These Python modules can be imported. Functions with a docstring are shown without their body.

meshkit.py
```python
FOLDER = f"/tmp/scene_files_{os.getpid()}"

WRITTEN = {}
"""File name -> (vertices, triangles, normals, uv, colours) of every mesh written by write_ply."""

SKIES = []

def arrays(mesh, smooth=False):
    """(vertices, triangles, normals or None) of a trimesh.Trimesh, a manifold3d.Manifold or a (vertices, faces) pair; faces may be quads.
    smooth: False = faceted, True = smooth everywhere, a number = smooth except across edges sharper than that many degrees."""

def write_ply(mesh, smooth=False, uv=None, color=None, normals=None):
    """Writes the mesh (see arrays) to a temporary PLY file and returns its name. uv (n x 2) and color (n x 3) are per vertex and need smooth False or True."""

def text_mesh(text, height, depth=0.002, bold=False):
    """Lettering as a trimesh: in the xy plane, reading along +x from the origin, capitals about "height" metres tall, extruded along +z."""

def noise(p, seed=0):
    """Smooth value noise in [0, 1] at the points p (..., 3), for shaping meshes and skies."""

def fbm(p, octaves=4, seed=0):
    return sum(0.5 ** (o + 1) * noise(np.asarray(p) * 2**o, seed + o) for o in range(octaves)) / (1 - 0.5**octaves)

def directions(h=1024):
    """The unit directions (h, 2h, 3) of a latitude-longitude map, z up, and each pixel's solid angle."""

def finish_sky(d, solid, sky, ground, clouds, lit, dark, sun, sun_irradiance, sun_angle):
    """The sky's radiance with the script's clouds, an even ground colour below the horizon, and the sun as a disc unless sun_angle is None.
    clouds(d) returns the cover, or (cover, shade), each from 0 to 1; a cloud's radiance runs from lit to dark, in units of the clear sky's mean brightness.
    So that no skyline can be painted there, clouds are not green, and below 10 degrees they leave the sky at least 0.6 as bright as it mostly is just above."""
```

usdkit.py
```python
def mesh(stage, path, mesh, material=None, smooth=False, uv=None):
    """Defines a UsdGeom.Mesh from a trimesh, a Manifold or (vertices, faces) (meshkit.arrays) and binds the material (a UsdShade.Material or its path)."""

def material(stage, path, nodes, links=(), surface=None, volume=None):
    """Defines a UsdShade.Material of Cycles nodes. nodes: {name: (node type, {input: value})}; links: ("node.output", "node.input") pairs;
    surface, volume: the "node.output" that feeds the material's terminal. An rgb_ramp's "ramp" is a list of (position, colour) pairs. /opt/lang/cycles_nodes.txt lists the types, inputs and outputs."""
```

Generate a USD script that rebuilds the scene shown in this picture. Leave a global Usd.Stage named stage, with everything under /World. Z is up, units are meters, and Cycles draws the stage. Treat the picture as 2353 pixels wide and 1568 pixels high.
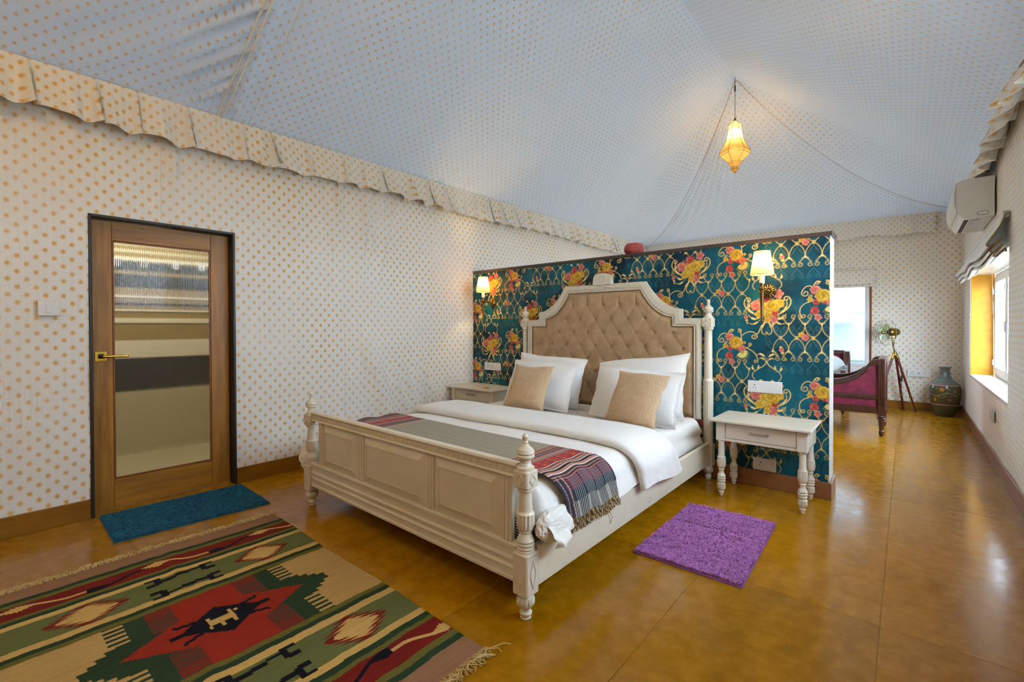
import math, random
import numpy as np, trimesh, usdkit, meshkit
import manifold3d as m3
from scipy.spatial import cKDTree
from shapely.geometry import Polygon
from pxr import Usd, UsdGeom, UsdLux, UsdShade, Sdf, Gf, Vt

stage = Usd.Stage.CreateInMemory()
UsdGeom.SetStageUpAxis(stage, UsdGeom.Tokens.z)
UsdGeom.SetStageMetersPerUnit(stage, 1.0)
UsdGeom.Xform.Define(stage, '/World'); UsdGeom.Scope.Define(stage, '/World/Looks')
rng = np.random.default_rng(7); random.seed(7)
PI = math.pi

# ------------------------------------------------------------------ camera, sky, exposure
def camera():
    yaw, pitch, roll, f, cy = .709634, .010585, .002415, 1056.1, 760.7
    sy, c = math.sin(yaw), math.cos(yaw)
    fw = np.array([-sy*math.cos(pitch), c*math.cos(pitch), -math.sin(pitch)])
    r = np.array([c, sy, 0.]); d = np.cross(fw, r)
    r2 = r*math.cos(roll)+d*math.sin(roll); d2 = -r*math.sin(roll)+d*math.cos(roll)
    m = np.eye(4); m[0,:3], m[1,:3], m[2,:3], m[3,:3] = r2, -d2, -fw, (0, 0, 1.3)
    cam = UsdGeom.Camera.Define(stage, '/World/camera')
    cam.AddTransformOp().Set(Gf.Matrix4d(*m.ravel().tolist()))
    cam.CreateHorizontalApertureAttr(36.0); cam.CreateVerticalApertureAttr(36.0*1568/2353)
    cam.CreateFocalLengthAttr(36.0*f/2353)
    cam.CreateVerticalApertureOffsetAttr(-(784-cy)/2353*36.0)
    cam.CreateClippingRangeAttr(Gf.Vec2f(.02, 200)); cam.CreateExposureAttr(EXPOSURE)
EXPOSURE = -0.08
SKY = 7.5
camera()
dome = UsdLux.DomeLight.Define(stage, '/World/sky')
dome.CreateIntensityAttr(SKY); dome.CreateColorAttr(Gf.Vec3f(.68, .85, 1.0))

# ------------------------------------------------------------------ naming helpers
used, LOC = {}, {}
def numbered(path):
    n = used.get(path, 0); used[path] = n+1
    return path if n == 0 else f'{path}_{n:03d}'
def keys(p, label=None, cat=None, group=None, kind=None):
    for k, v in (('label', label), ('category', cat), ('group', group), ('kind', kind)):
        if v: p.SetCustomDataByKey(k, v)
def thing(name, label=None, cat=None, loc=(0,0,0), rz=0, group=None, kind=None):
    path = numbered('/World/'+name)
    x = UsdGeom.Xform.Define(stage, path); x.AddTranslateOp().Set(Gf.Vec3d(*map(float, loc))); x.AddRotateZOp().Set(math.degrees(rz))
    keys(x.GetPrim(), label, cat, group, kind); LOC[path] = (np.array(loc, float), rz)
    return path
def xf(name, parent):
    path = numbered(parent+'/'+name); UsdGeom.Xform.Define(stage, path); LOC[path] = LOC.get(parent, (np.zeros(3), 0)); return path
def obj(name, mesh, mat, parent='/World', smooth=False, uv=None, col=None, label=None, cat=None, group=None, kind=None, local=False):
    """one Mesh prim; the mesh is given in world coordinates unless local, and moved into its thing's frame"""
    path = numbered(parent+'/'+name)
    if isinstance(mesh, list): mesh = cat_(mesh)
    if name == 'tufted_panel': mesh = tm(*tri(mesh)); mesh.remove_unreferenced_vertices()
    if parent in LOC and not local:
        t, rz = LOC[parent]
        v, f = (np.array(mesh[0], float), mesh[1]) if isinstance(mesh, tuple) else (np.array(mesh.vertices), np.array(mesh.faces))
        v = v-t
        if rz: c, s = math.cos(-rz), math.sin(-rz); v = np.c_[v[:,0]*c-v[:,1]*s, v[:,0]*s+v[:,1]*c, v[:,2]]
        mesh = (v, f)
    m = usdkit.mesh(stage, path, mesh, MAT[mat], smooth, uv)
    if parent in LOC: LOC[path] = LOC[parent]
    if col is not None:
        UsdGeom.PrimvarsAPI(m).CreatePrimvar('Col', Sdf.ValueTypeNames.Color3fArray, 'vertex').Set(Vt.Vec3fArray.FromNumpy(np.asarray(col, np.float32)))
    keys(m.GetPrim(), label, cat, group, kind)
    return path
def dup(src, loc, rz=0, label=None, group=None):
    p = stage.GetPrimAtPath(src); was = p.GetCustomData()
    path = thing(src.split('/')[-1], label or was['label'], was['category'], loc, rz, group or was.get('group'))
    q = stage.GetPrimAtPath(path); q.GetReferences().AddInternalReference(src); q.SetInstanceable(True)
    return path

# ------------------------------------------------------------------ mesh helpers
def tm(v, f): return trimesh.Trimesh(np.asarray(v, float), np.asarray(f), process=False)
def cat_(ms):
    ms = [m if isinstance(m, trimesh.Trimesh) else tm(*tri(m)) for m in ms]
    return trimesh.util.concatenate(ms)
def tri(m):
    v, f = np.asarray(m[0], float), np.asarray(m[1])
    if f.shape[1] == 4: f = np.vstack([f[:, [0,1,2]], f[:, [0,2,3]]])
    return v, f
def box(x0, x1, y0, y1, z0, z1, b=.003):
    b = min(b, .45*min(x1-x0, y1-y0, z1-z0))
    if b <= 0: b = 1e-4
    P = []
    for sx in (0,1):
        for sy in (0,1):
            for sz in (0,1):
                X, Y, Z = (x1 if sx else x0), (y1 if sy else y0), (z1 if sz else z0)
                dx, dy, dz = (-b if sx else b), (-b if sy else b), (-b if sz else b)
                P += [(X, Y+dy, Z+dz), (X+dx, Y, Z+dz), (X+dx, Y+dy, Z)]
    return trimesh.convex.convex_hull(np.array(P))
def gridf(nu, nv, flip=False):
    i = np.arange(nu-1)[:,None]*nv+np.arange(nv-1)[None]
    q = np.stack([i, i+nv, i+nv+1, i+1], -1).reshape(-1, 4)
    return q[:, ::-1] if flip else q
def surf(U, V, fn, flip=False):
    u, v = np.meshgrid(U, V, indexing='ij')
    p = np.stack(np.broadcast_arrays(*fn(u, v)), -1).reshape(-1, 3)
    return p, gridf(len(U), len(V), flip), np.stack([u, v], -1).reshape(-1, 2)
def lathe(prof, n=32, c=(0,0,0), flute=None):
    """prof: (z, r) list from bottom to top; flute: list of (z0, z1, count, depth)"""
    prof = np.array(prof, float); z, r = prof[:,0], prof[:,1]
    if flute:
        zz = [];
        for a, b in zip(z[:-1], z[1:]):
            k = max(1, int(abs(b-a)/.008)); zz += list(np.linspace(a, b, k, endpoint=False))
        zz.append(z[-1]); zz = np.array(zz)
        eps = np.arange(len(z))*1e-7
        r = np.interp(zz, z+eps, r); z = zz
    th = np.arange(n)/n*2*PI
    R = np.repeat(r[:,None], n, 1)
    if flute:
        for z0, z1, k, d in flute:
            w = np.clip(np.minimum(z-z0, z1-z)/.012, 0, 1)[:,None]
            R = R*(1-d*w*(1-np.abs(np.cos(k/2*th))[None]))
    v = np.stack([R*np.cos(th), R*np.sin(th), np.repeat(z[:,None], n, 1)], -1).reshape(-1, 3)
    m = len(z); f = []
    i = np.arange(m-1)[:,None]*n; j = np.arange(n)[None]; k = (j+1) % n
    f = np.stack([i+j, i+k, i+n+k, i+n+j], -1).reshape(-1, 4)
    f = np.vstack([f[:, [0,1,2]], f[:, [0,2,3]]])
    b = len(v); v = np.vstack([v, [[0,0,z[0]], [0,0,z[-1]]]])
    j = j[0]; k = k[0]
    f = np.vstack([f, np.c_[np.full(n, b), k, j], np.c_[np.full(n, b+1), (m-1)*n+j, (m-1)*n+k]])
    return tm(v+np.array(c), f)
def tube(pts, r, n=8, closed=False):
    P = np.asarray(pts, float); m = len(P)
    rr = np.broadcast_to(r, (m,))
    T = np.roll(P, -1, 0)-np.roll(P, 1, 0) if closed else np.gradient(P, axis=0)
    T /= np.maximum(np.linalg.norm(T, axis=1, keepdims=True), 1e-9)
    up = np.array([0,0,1.]) if abs(T[0][2]) < .9 else np.array([1.,0,0])
    N = []
    a = up-T[0]*(up@T[0]); a /= np.linalg.norm(a)
    for t in T:
        a = a-t*(a@t); a /= np.linalg.norm(a); N.append(a)
    N = np.array(N); B = np.cross(T, N); th = np.arange(n)/n*2*PI
    v = (P[:,None]+rr[:,None,None]*(N[:,None]*np.cos(th)[None,:,None]+B[:,None]*np.sin(th)[None,:,None])).reshape(-1, 3)
    i = np.arange(m if closed else m-1)[:,None]; j = np.arange(n)[None]; k = (j+1) % n; i2 = (i+1) % m
    f = np.stack([i*n+j, i*n+k, i2*n+k, i2*n+j], -1).reshape(-1, 4)
    f = np.vstack([f[:, [0,1,2]], f[:, [0,2,3]]])
    if not closed:
        b = len(v); v = np.vstack([v, P[0], P[-1]]); j = j[0]; k = k[0]
        f = np.vstack([f, np.c_[np.full(n, b), k, j], np.c_[np.full(n, b+1), (m-1)*n+j, (m-1)*n+k]])
    return tm(v, f)
def extrude(poly, a0, a1, axes='xzy'):
    """extrude a shapely polygon drawn on axes[0], axes[1] from a0 to a1 along axes[2]"""
    poly = poly if isinstance(poly, Polygon) else Polygon(poly)
    m = trimesh.creation.extrude_polygon(poly, a1-a0, engine='earcut')
    v = np.zeros_like(m.vertices); k = ['xyz'.index(c) for c in axes]
    v[:, k[0]], v[:, k[1]], v[:, k[2]] = m.vertices[:,0], m.vertices[:,1], m.vertices[:,2]+a0
    m = trimesh.Trimesh(v, m.faces, process=False)
    if m.volume < 0: m.invert()
    return m
def hullsph(spheres, sub=2):
    return trimesh.convex.convex_hull(np.vstack([trimesh.creation.icosphere(sub, r).vertices+np.array(c) for c, r in spheres]))
def sm(a, b, x):
    t = np.clip((x-a)/(b-a), 0, 1); return t*t*(3-2*t)
def fbm(x, y, s, seed=0, o=3): 
    return meshkit.fbm(np.stack(np.broadcast_arrays(np.asarray(x)*s, np.asarray(y)*s, 0*np.asarray(x)+.37), -1), o, seed)-.5
def srgb(r, g, b):
    return tuple((c/255/12.92 if c/255 <= .04045 else ((c/255+.055)/1.055)**2.4) for c in (r, g, b))
def spiral(cx, cy, r0, r1, a0, a1, n=40):
    t = np.linspace(0, 1, n); r = r0+(r1-r0)*t; a = np.radians(a0+(a1-a0)*t)
    return np.c_[cx+r*np.cos(a), cy+r*np.sin(a)]
def bez(*P, n=30):
    P = [np.array(p, float) for p in P]; t = np.linspace(0, 1, n)[:,None]
    if len(P) == 3: return (1-t)**2*P[0]+2*t*(1-t)*P[1]+t*t*P[2]
    return (1-t)**3*P[0]+3*t*(1-t)**2*P[1]+3*t*t*(1-t)*P[2]+t**3*P[3]

# ------------------------------------------------------------------ materials
MAT = {}
def mat(name, color, rough=.5, var=None, bump=None, emit=None, **kw):
    """var: (scale, colour, stretch) mixes a second colour by noise; bump: (scale, distance, stretch)"""
    n = {'p': ('principled_bsdf', {'base_color': color, 'roughness': rough, **kw})}; l = []
    if emit: n['p'][1].update(emission_color=emit[0], emission_strength=emit[1])
    if var or bump: n['tc'] = ('texture_coordinate', {})
    if var:
        n['mp'] = ('mapping', {'scale': var[2] if len(var) > 2 else (1,1,1)}); l.append(('tc.object', 'mp.vector'))
        n['nz'] = ('noise_texture', {'scale': var[0], 'detail': 5.0, 'roughness': .6}); l.append(('mp.vector', 'nz.vector'))
        n['rp'] = ('rgb_ramp', {'ramp': [(.3, color), (.7, var[1])]}); l += [('nz.fac', 'rp.fac'), ('rp.color', 'p.base_color')]
    if bump:
        n['mb'] = ('mapping', {'scale': bump[2] if len(bump) > 2 else (1,1,1)}); l.append(('tc.object', 'mb.vector'))
        n['nb'] = ('noise_texture', {'scale': bump[0], 'detail': 4.0}); l.append(('mb.vector', 'nb.vector'))
        n['bp'] = ('bump', {'strength': 1.0, 'distance': bump[1]}); l += [('nb.fac', 'bp.height'), ('bp.normal', 'p.normal')]
    MAT[name] = usdkit.material(stage, '/World/Looks/'+name, n, l, surface='p.BSDF')
def vcol(name, rough=.8, bump=None, **kw):
    n = {'a': ('attribute', {'attribute': 'Col'}), 'p': ('principled_bsdf', {'roughness': rough, **kw})}; l = [('a.color', 'p.base_color')]
    if bump:
        n['tc'] = ('texture_coordinate', {}); n['nb'] = ('noise_texture', {'scale': bump[0], 'detail': 3.0})
        n['mb'] = ('mapping', {'scale': bump[2] if len(bump) > 2 else (1,1,1)})
        n['bp'] = ('bump', {'strength': 1.0, 'distance': bump[1]})
        l += [('tc.object', 'mb.vector'), ('mb.vector', 'nb.vector'), ('nb.fac', 'bp.height'), ('bp.normal', 'p.normal')]
    MAT[name] = usdkit.material(stage, '/World/Looks/'+name, n, l, surface='p.BSDF')

def dotted(name, base, transl=0.0, tcol=(.8,.85,.9), R=.0165, per=(.083,.097), orange=srgb(226,182,108), dark=srgb(172,114,64)):
    """printed cotton: a half-drop lattice of small orange flowers in the uv of the cloth (metres)"""
    n, l = {}, []
    n['uv'] = ('uvmap', {'attribute': 'st'})
    n['dv'] = ('vector_math', {'math_type': 'divide', 'vector2': (per[0], per[1], 1)}); l.append(('uv.UV', 'dv.vector1'))
    ds = []
    for k, off in enumerate(((0,0,0), (.5,.5,0))):
        n[f'o{k}'] = ('vector_math', {'math_type': 'add', 'vector2': off}); l.append(('dv.vector', f'o{k}.vector1'))
        n[f'f{k}'] = ('vector_math', {'math_type': 'fraction'}); l.append((f'o{k}.vector', f'f{k}.vector1'))
        n[f's{k}'] = ('vector_math', {'math_type': 'subtract', 'vector2': (.5,.5,0)}); l.append((f'f{k}.vector', f's{k}.vector1'))
        n[f'm{k}'] = ('vector_math', {'math_type': 'multiply', 'vector2': (per[0]/R*1.12, per[1]/R*.92, 0)}); l.append((f's{k}.vector', f'm{k}.vector1'))
        n[f'l{k}'] = ('vector_math', {'math_type': 'length'}); l.append((f'm{k}.vector', f'l{k}.vector1'))
        n[f'x{k}'] = ('separate_xyz', {}); l.append((f'm{k}.vector', f'x{k}.vector'))
        n[f't{k}'] = ('math', {'math_type': 'arctan2'}); l += [(f'x{k}.x', f't{k}.value1'), (f'x{k}.y', f't{k}.value2')]
        n[f'k{k}'] = ('math', {'math_type': 'multiply', 'value2': 6.0}); l.append((f't{k}.value', f'k{k}.value1'))
        n[f'c{k}'] = ('math', {'math_type': 'cosine'}); l.append((f'k{k}.value', f'c{k}.value1'))
        n[f'a{k}'] = ('math', {'math_type': 'multiply_add', 'value2': -.06, 'value3': 1.0}); l.append((f'c{k}.value', f'a{k}.value1'))
        n[f'd{k}'] = ('math', {'math_type': 'multiply'}); l += [(f'l{k}.value', f'd{k}.value1'), (f'a{k}.value', f'd{k}.value2')]
    n['mn'] = ('math', {'math_type': 'minimum'}); l += [('d0.value', 'mn.value1'), ('d1.value', 'mn.value2')]
    n['sc'] = ('math', {'math_type': 'multiply', 'value2': .5}); l.append(('mn.value', 'sc.value1'))
    pale = tuple(.45*o+.55*b for o, b in zip(orange, base))
    n['rp'] = ('rgb_ramp', {'ramp': [(0, dark), (.07, dark), (.14, orange), (.36, orange), (.44, pale), (.54, base)]}); l.append(('sc.value', 'rp.fac'))
    n['nz'] = ('noise_texture', {'scale': 1.3, 'detail': 3.0}); l.append(('uv.UV', 'nz.vector'))
    n['fd'] = ('map_range', {'from_min': .35, 'from_max': .65, 'to_min': 0.0, 'to_max': .45, 'clamp': True}); l.append(('nz.fac', 'fd.value'))
    n['mx'] = ('mix_color', {'b': base}); l += [('fd.result', 'mx.fac'), ('rp.color', 'mx.a')]
    n['nb'] = ('noise_texture', {'scale': 1.0, 'detail': 3.0}); n['mb'] = ('mapping', {'scale': (26, 3.5, 1)}); l += [('uv.UV', 'mb.vector'), ('mb.vector', 'nb.vector')]
    n['bp'] = ('bump', {'strength': 1.0, 'distance': .012}); l.append(('nb.fac', 'bp.height'))
    n['p'] = ('principled_bsdf', {'roughness': .75, 'sheen_weight': .1, 'specular_ior_level': .25}); l += [('mx.result', 'p.base_color'), ('bp.normal', 'p.normal')]
    out = 'p.BSDF'
    if transl:
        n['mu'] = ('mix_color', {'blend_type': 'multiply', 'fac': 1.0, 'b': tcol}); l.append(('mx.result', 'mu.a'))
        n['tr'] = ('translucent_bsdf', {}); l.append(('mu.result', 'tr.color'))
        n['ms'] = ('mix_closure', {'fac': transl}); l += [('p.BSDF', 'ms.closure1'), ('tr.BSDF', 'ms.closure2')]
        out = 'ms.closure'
    MAT[name] = usdkit.material(stage, '/World/Looks/'+name, n, l, surface=out)

CLOTH = (.82, .80, .76)
dotted('printed_cotton', CLOTH)
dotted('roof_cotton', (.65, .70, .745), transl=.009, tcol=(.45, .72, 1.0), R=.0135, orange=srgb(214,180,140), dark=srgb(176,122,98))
dotted('valance_cotton', CLOTH, per=(.085, .085))
mat('plain_cotton', (.80,.78,.73), .8)
mat('white_lacquer', srgb(226,218,200), .38, var=(3.0, srgb(214,202,178)))
mat('night_lacquer', srgb(222,214,198), .35)
mat('bed_linen', (.86,.835,.795), .8, bump=(16, .004), sheen_weight=.15)
mat('pillow_linen', (.86,.835,.80), .8, bump=(9, .006), sheen_weight=.15)
mat('tan_velvet', srgb(208,178,142), .75, var=(22, srgb(196,164,128)), sheen_weight=.3, sheen_tint=srgb(220,200,170))
mat('suede', srgb(190,157,120), .8, var=(14, srgb(162,131,96)), sheen_weight=.3, sheen_tint=srgb(210,180,140))
mat('button_suede', srgb(120,90,62), .8)
mat('dark_gap', (.02,.02,.02), .8)
mat('black_steel', (.012,.012,.013), .45, bump=(60, .0006))
mat('teak_v', srgb(178,122,34), .45, var=(3.0, srgb(130,82,14), (9,9,.7)), bump=(30, .0006, (6,6,.4)))
mat('teak_h', srgb(180,124,36), .45, var=(3.0, srgb(130,82,14), (9,.7,9)), bump=(30, .0006, (6,.4,6)))
mat('teak_bead', srgb(128,72,30), .4)
mat('brass', srgb(190,150,80), .25, metallic=1.0)
mat('old_brass', srgb(150,118,70), .32, metallic=1.0, var=(30, srgb(90,66,36)))
mat('gold_plate', srgb(220,180,70), .25, metallic=1.0)
mat('steel', (.42,.41,.42), .25, metallic=1.0)
mat('white_plastic', (.80,.80,.79), .3)
mat('grey_plastic', (.55,.55,.54), .4)
mat('ac_plastic', srgb(222,222,216), .35)
mat('socket_hole', (.01,.01,.01), .6)
mat('skirting', srgb(150,100,28), .3, var=(4, srgb(122,78,18), (1,1,3)))
mat('partition_skirting', srgb(150,100,66), .3, var=(4, srgb(132,84,52), (1,1,3)))
mat('cap_slate', srgb(66,56,54), .35)
mat('lime_plaster', srgb(226,226,222), .8, var=(12, srgb(205,205,200)))
mat('yellow_plaster', srgb(224,158,6), .5, var=(7, srgb(196,132,16)))
mat('sill_tile', srgb(232,224,208), .25)
mat('aluminium', srgb(216,218,220), .35)
mat('clay_red', srgb(168,72,66), .45)
mat('blind_white', (.82,.83,.84), .8, bump=(6,.006))
mat('blind_lining', srgb(150,122,84), .85)
mat('rosewood', srgb(82,44,30), .25, var=(4, srgb(54,26,18), (6,6,1)), coat_weight=.4)
mat('maroon_velvet', srgb(138,36,66), .7, var=(12, srgb(96,22,46)), sheen_weight=.5, sheen_tint=srgb(220,110,150))
mat('red_wood', srgb(110,38,22), .28, var=(5, srgb(80,24,14), (5,5,1)))
mat('black_metal', (.015,.017,.02), .3)
mat('fan_brass', srgb(176,150,70), .2, metallic=1.0)
mat('fan_blade', srgb(176,186,140), .3, metallic=.6)
mat('wire_metal', srgb(120,124,112), .35, metallic=1.0)
mat('cord_dark', (.03,.03,.03), .6)
mat('cord_white', (.8,.8,.78), .6)
mat('purple_pile', srgb(206,138,208), .9, var=(60, srgb(172,102,182)), sheen_weight=.3)
mat('purple_back', srgb(140,84,150), .9)
mat('blue_pile', srgb(0,112,150), .9, var=(24, srgb(0,80,112)), sheen_weight=.15)
mat('blue_back', srgb(4,84,116), .9)
mat('fringe_cotton', srgb(206,178,122), .9)
mat('bath_beige', srgb(188,182,158), .5)
mat('bath_dark', srgb(42,46,52), .4)
mat('bath_wood', srgb(150,132,90), .5)
mat('bath_white', srgb(225,222,210), .4)
mat('tent_white', srgb(236,238,240), .8)
mat('sand', srgb(150,142,128), .9)
mat('sun_mat', srgb(235,240,245), .8)
mat('dish_white', srgb(214,226,228), .3)
mat('ticking', (.8,.8,.78), .8)
vcol('wallpaper', .55, bump=(40, .0006), specular_ior_level=.25)
vcol('kilim_wool', .95, bump=(260, .0012, (1,.35,1)), specular_ior_level=.15)
vcol('runner_cotton', .85, bump=(400, .0008))
vcol('vase_glaze', .22, coat_weight=.3)
def striped_ticking():
    n = {'tc': ('texture_coordinate', {}), 'x': ('separate_xyz', {}), 'm': ('math', {'math_type': 'multiply', 'value2': 78.0}), 'f': ('math', {'math_type': 'fraction'}),
         'r': ('rgb_ramp', {'ramp': [(0, srgb(36,44,72)), (.36, srgb(36,44,72)), (.40, (.8,.8,.78)), (.96, (.8,.8,.78)), (1, srgb(36,44,72))]}), 'p': ('principled_bsdf', {'roughness': .85})}
    MAT['ticking'] = usdkit.material(stage, '/World/Looks/ticking', n, [('tc.object', 'x.vector'), ('x.z', 'm.value1'), ('m.value', 'f.value1'), ('f.value', 'r.fac'), ('r.color', 'p.base_color')], surface='p.BSDF')
striped_ticking()
def stone_floor():
    n = {'g': ('geometry', {}), 'oi': ('object_info', {}), 'mp': ('mapping', {'scale': (1.0, .35, 1)}), 'n1': ('noise_texture', {'scale': 2.2, 'detail': 6.0, 'roughness': .6, 'distortion': .6}),
         'n2': ('noise_texture', {'scale': 14.0, 'detail': 5.0, 'roughness': .65}), 'r1': ('rgb_ramp', {'ramp': [(.3, srgb(146,95,4)), (.5, srgb(168,115,8)), (.72, srgb(152,103,22))]}),
         'r2': ('rgb_ramp', {'ramp': [(.35, (.86,.86,.86)), (.65, (1.1,1.08,1.05))]}), 'mu': ('mix_color', {'blend_type': 'multiply', 'fac': 1.0, 'use_clamp': False}),
         'tn': ('map_range', {'to_min': .86, 'to_max': 1.12}), 'm2': ('vector_math', {'math_type': 'scale'}),
         'rr': ('map_range', {'from_min': .3, 'from_max': .7, 'to_min': .10, 'to_max': .24}), 'nb': ('noise_texture', {'scale': 3.5, 'detail': 2.0}), 'bp': ('bump', {'strength': 1.0, 'distance': .0012}),
         'p': ('principled_bsdf', {'ior': 1.5, 'specular_ior_level': .30})}
    l = [('g.position', 'mp.vector'), ('mp.vector', 'n1.vector'), ('g.position', 'n2.vector'), ('n1.fac', 'r1.fac'), ('n2.fac', 'r2.fac'), ('r1.color', 'mu.a'), ('r2.color', 'mu.b'), ('oi.random', 'tn.value'),
         ('mu.result', 'm2.vector1'), ('tn.result', 'm2.scale'), ('m2.vector', 'p.base_color'), ('n2.fac', 'rr.value'), ('rr.result', 'p.roughness'), ('g.position', 'nb.vector'), ('nb.fac', 'bp.height'), ('bp.normal', 'p.normal')]
    MAT['floor_stone'] = usdkit.material(stage, '/World/Looks/floor_stone', n, l, surface='p.BSDF')
stone_floor()
mat('grout', srgb(178,132,70), .6)
def glassy(name, tint=(1,1,1), fac=.05):
    n = {'t': ('transparent_bsdf', {'color': tint}), 'g': ('glossy_bsdf', {'roughness': .01, 'color': (1,1,1)}), 'm': ('mix_closure', {'fac': fac})}
    MAT[name] = usdkit.material(stage, '/World/Looks/'+name, n, [('t.BSDF', 'm.closure1'), ('g.BSDF', 'm.closure2')], surface='m.closure')
glassy('window_glass', (.985,.99,1.0)); glassy('dimming_glass', (.37,.405,.43), .03)  # the second has a dark tint only to dim the bright view outside
mat('reeded_glass', (.98,.98,.94), .06, transmission_weight=1.0, ior=1.45)
def lampshade(name, col, tcol, f=.5):
    n = {'d': ('diffuse_bsdf', {'color': col}), 't': ('translucent_bsdf', {'color': tcol}), 'm': ('mix_closure', {'fac': f})}
    MAT[name] = usdkit.material(stage, '/World/Looks/'+name, n, [('d.BSDF', 'm.closure1'), ('t.BSDF', 'm.closure2')], surface='m.closure')
lampshade('shade_silk', (.74,.60,.36), (.26,.18,.085), .5)
n_ = {'d': ('diffuse_bsdf', {'color': srgb(236,200,130)}), 't': ('translucent_bsdf', {'color': srgb(244,206,130)}), 'm': ('mix_closure', {'fac': .6}), 'c': ('transparent_bsdf', {'color': srgb(255,232,180)}), 'k': ('mix_closure', {'fac': .45})}
MAT['lantern_glass'] = usdkit.material(stage, '/World/Looks/lantern_glass', n_, [('d.BSDF', 'm.closure1'), ('t.BSDF', 'm.closure2'), ('m.closure', 'k.closure1'), ('c.BSDF', 'k.closure2')], surface='k.closure')
mat('bulb', (1,.9,.7), .4, emit=((1.0,.80,.50), 12.0))
mat('lamp_bulb', (1,.9,.7), .4, emit=((1.0,.86,.62), 30.0))

# ------------------------------------------------------------------ the room shell
XL, XR, YF, YB, ZE, ZR, XM, YA = -4.2, .62, 9.3, -2.4, 2.98, 4.66, -1.785, 6.76
# floor: stone slabs on a mortar bed
obj('mortar_bed', box(XL-.3, XR+.3, YB, YF+.1, -.06, -.004, 0), 'grout', thing('floor', kind='structure'))
FLOOR = '/World/floor'
xj = [XL-.12, -3.795, -3.05, -2.308, -1.555, -.820, -.082, .655, .9]
yj = [YB, -1.35, .59, 2.53, 4.47, 6.41, 8.35, YF]
for i in range(len(xj)-1):
    for j in range(len(yj)-1):
        x0, x1 = xj[i]+.0012, xj[i+1]-.0012; y0, y1 = yj[j]+.0012, yj[j+1]-.0012
        obj('slab', box(x0, x1, y0, y1, -.03, 0 if (i+j) % 3 else -.0006, .0012), 'floor_stone', FLOOR)
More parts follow.
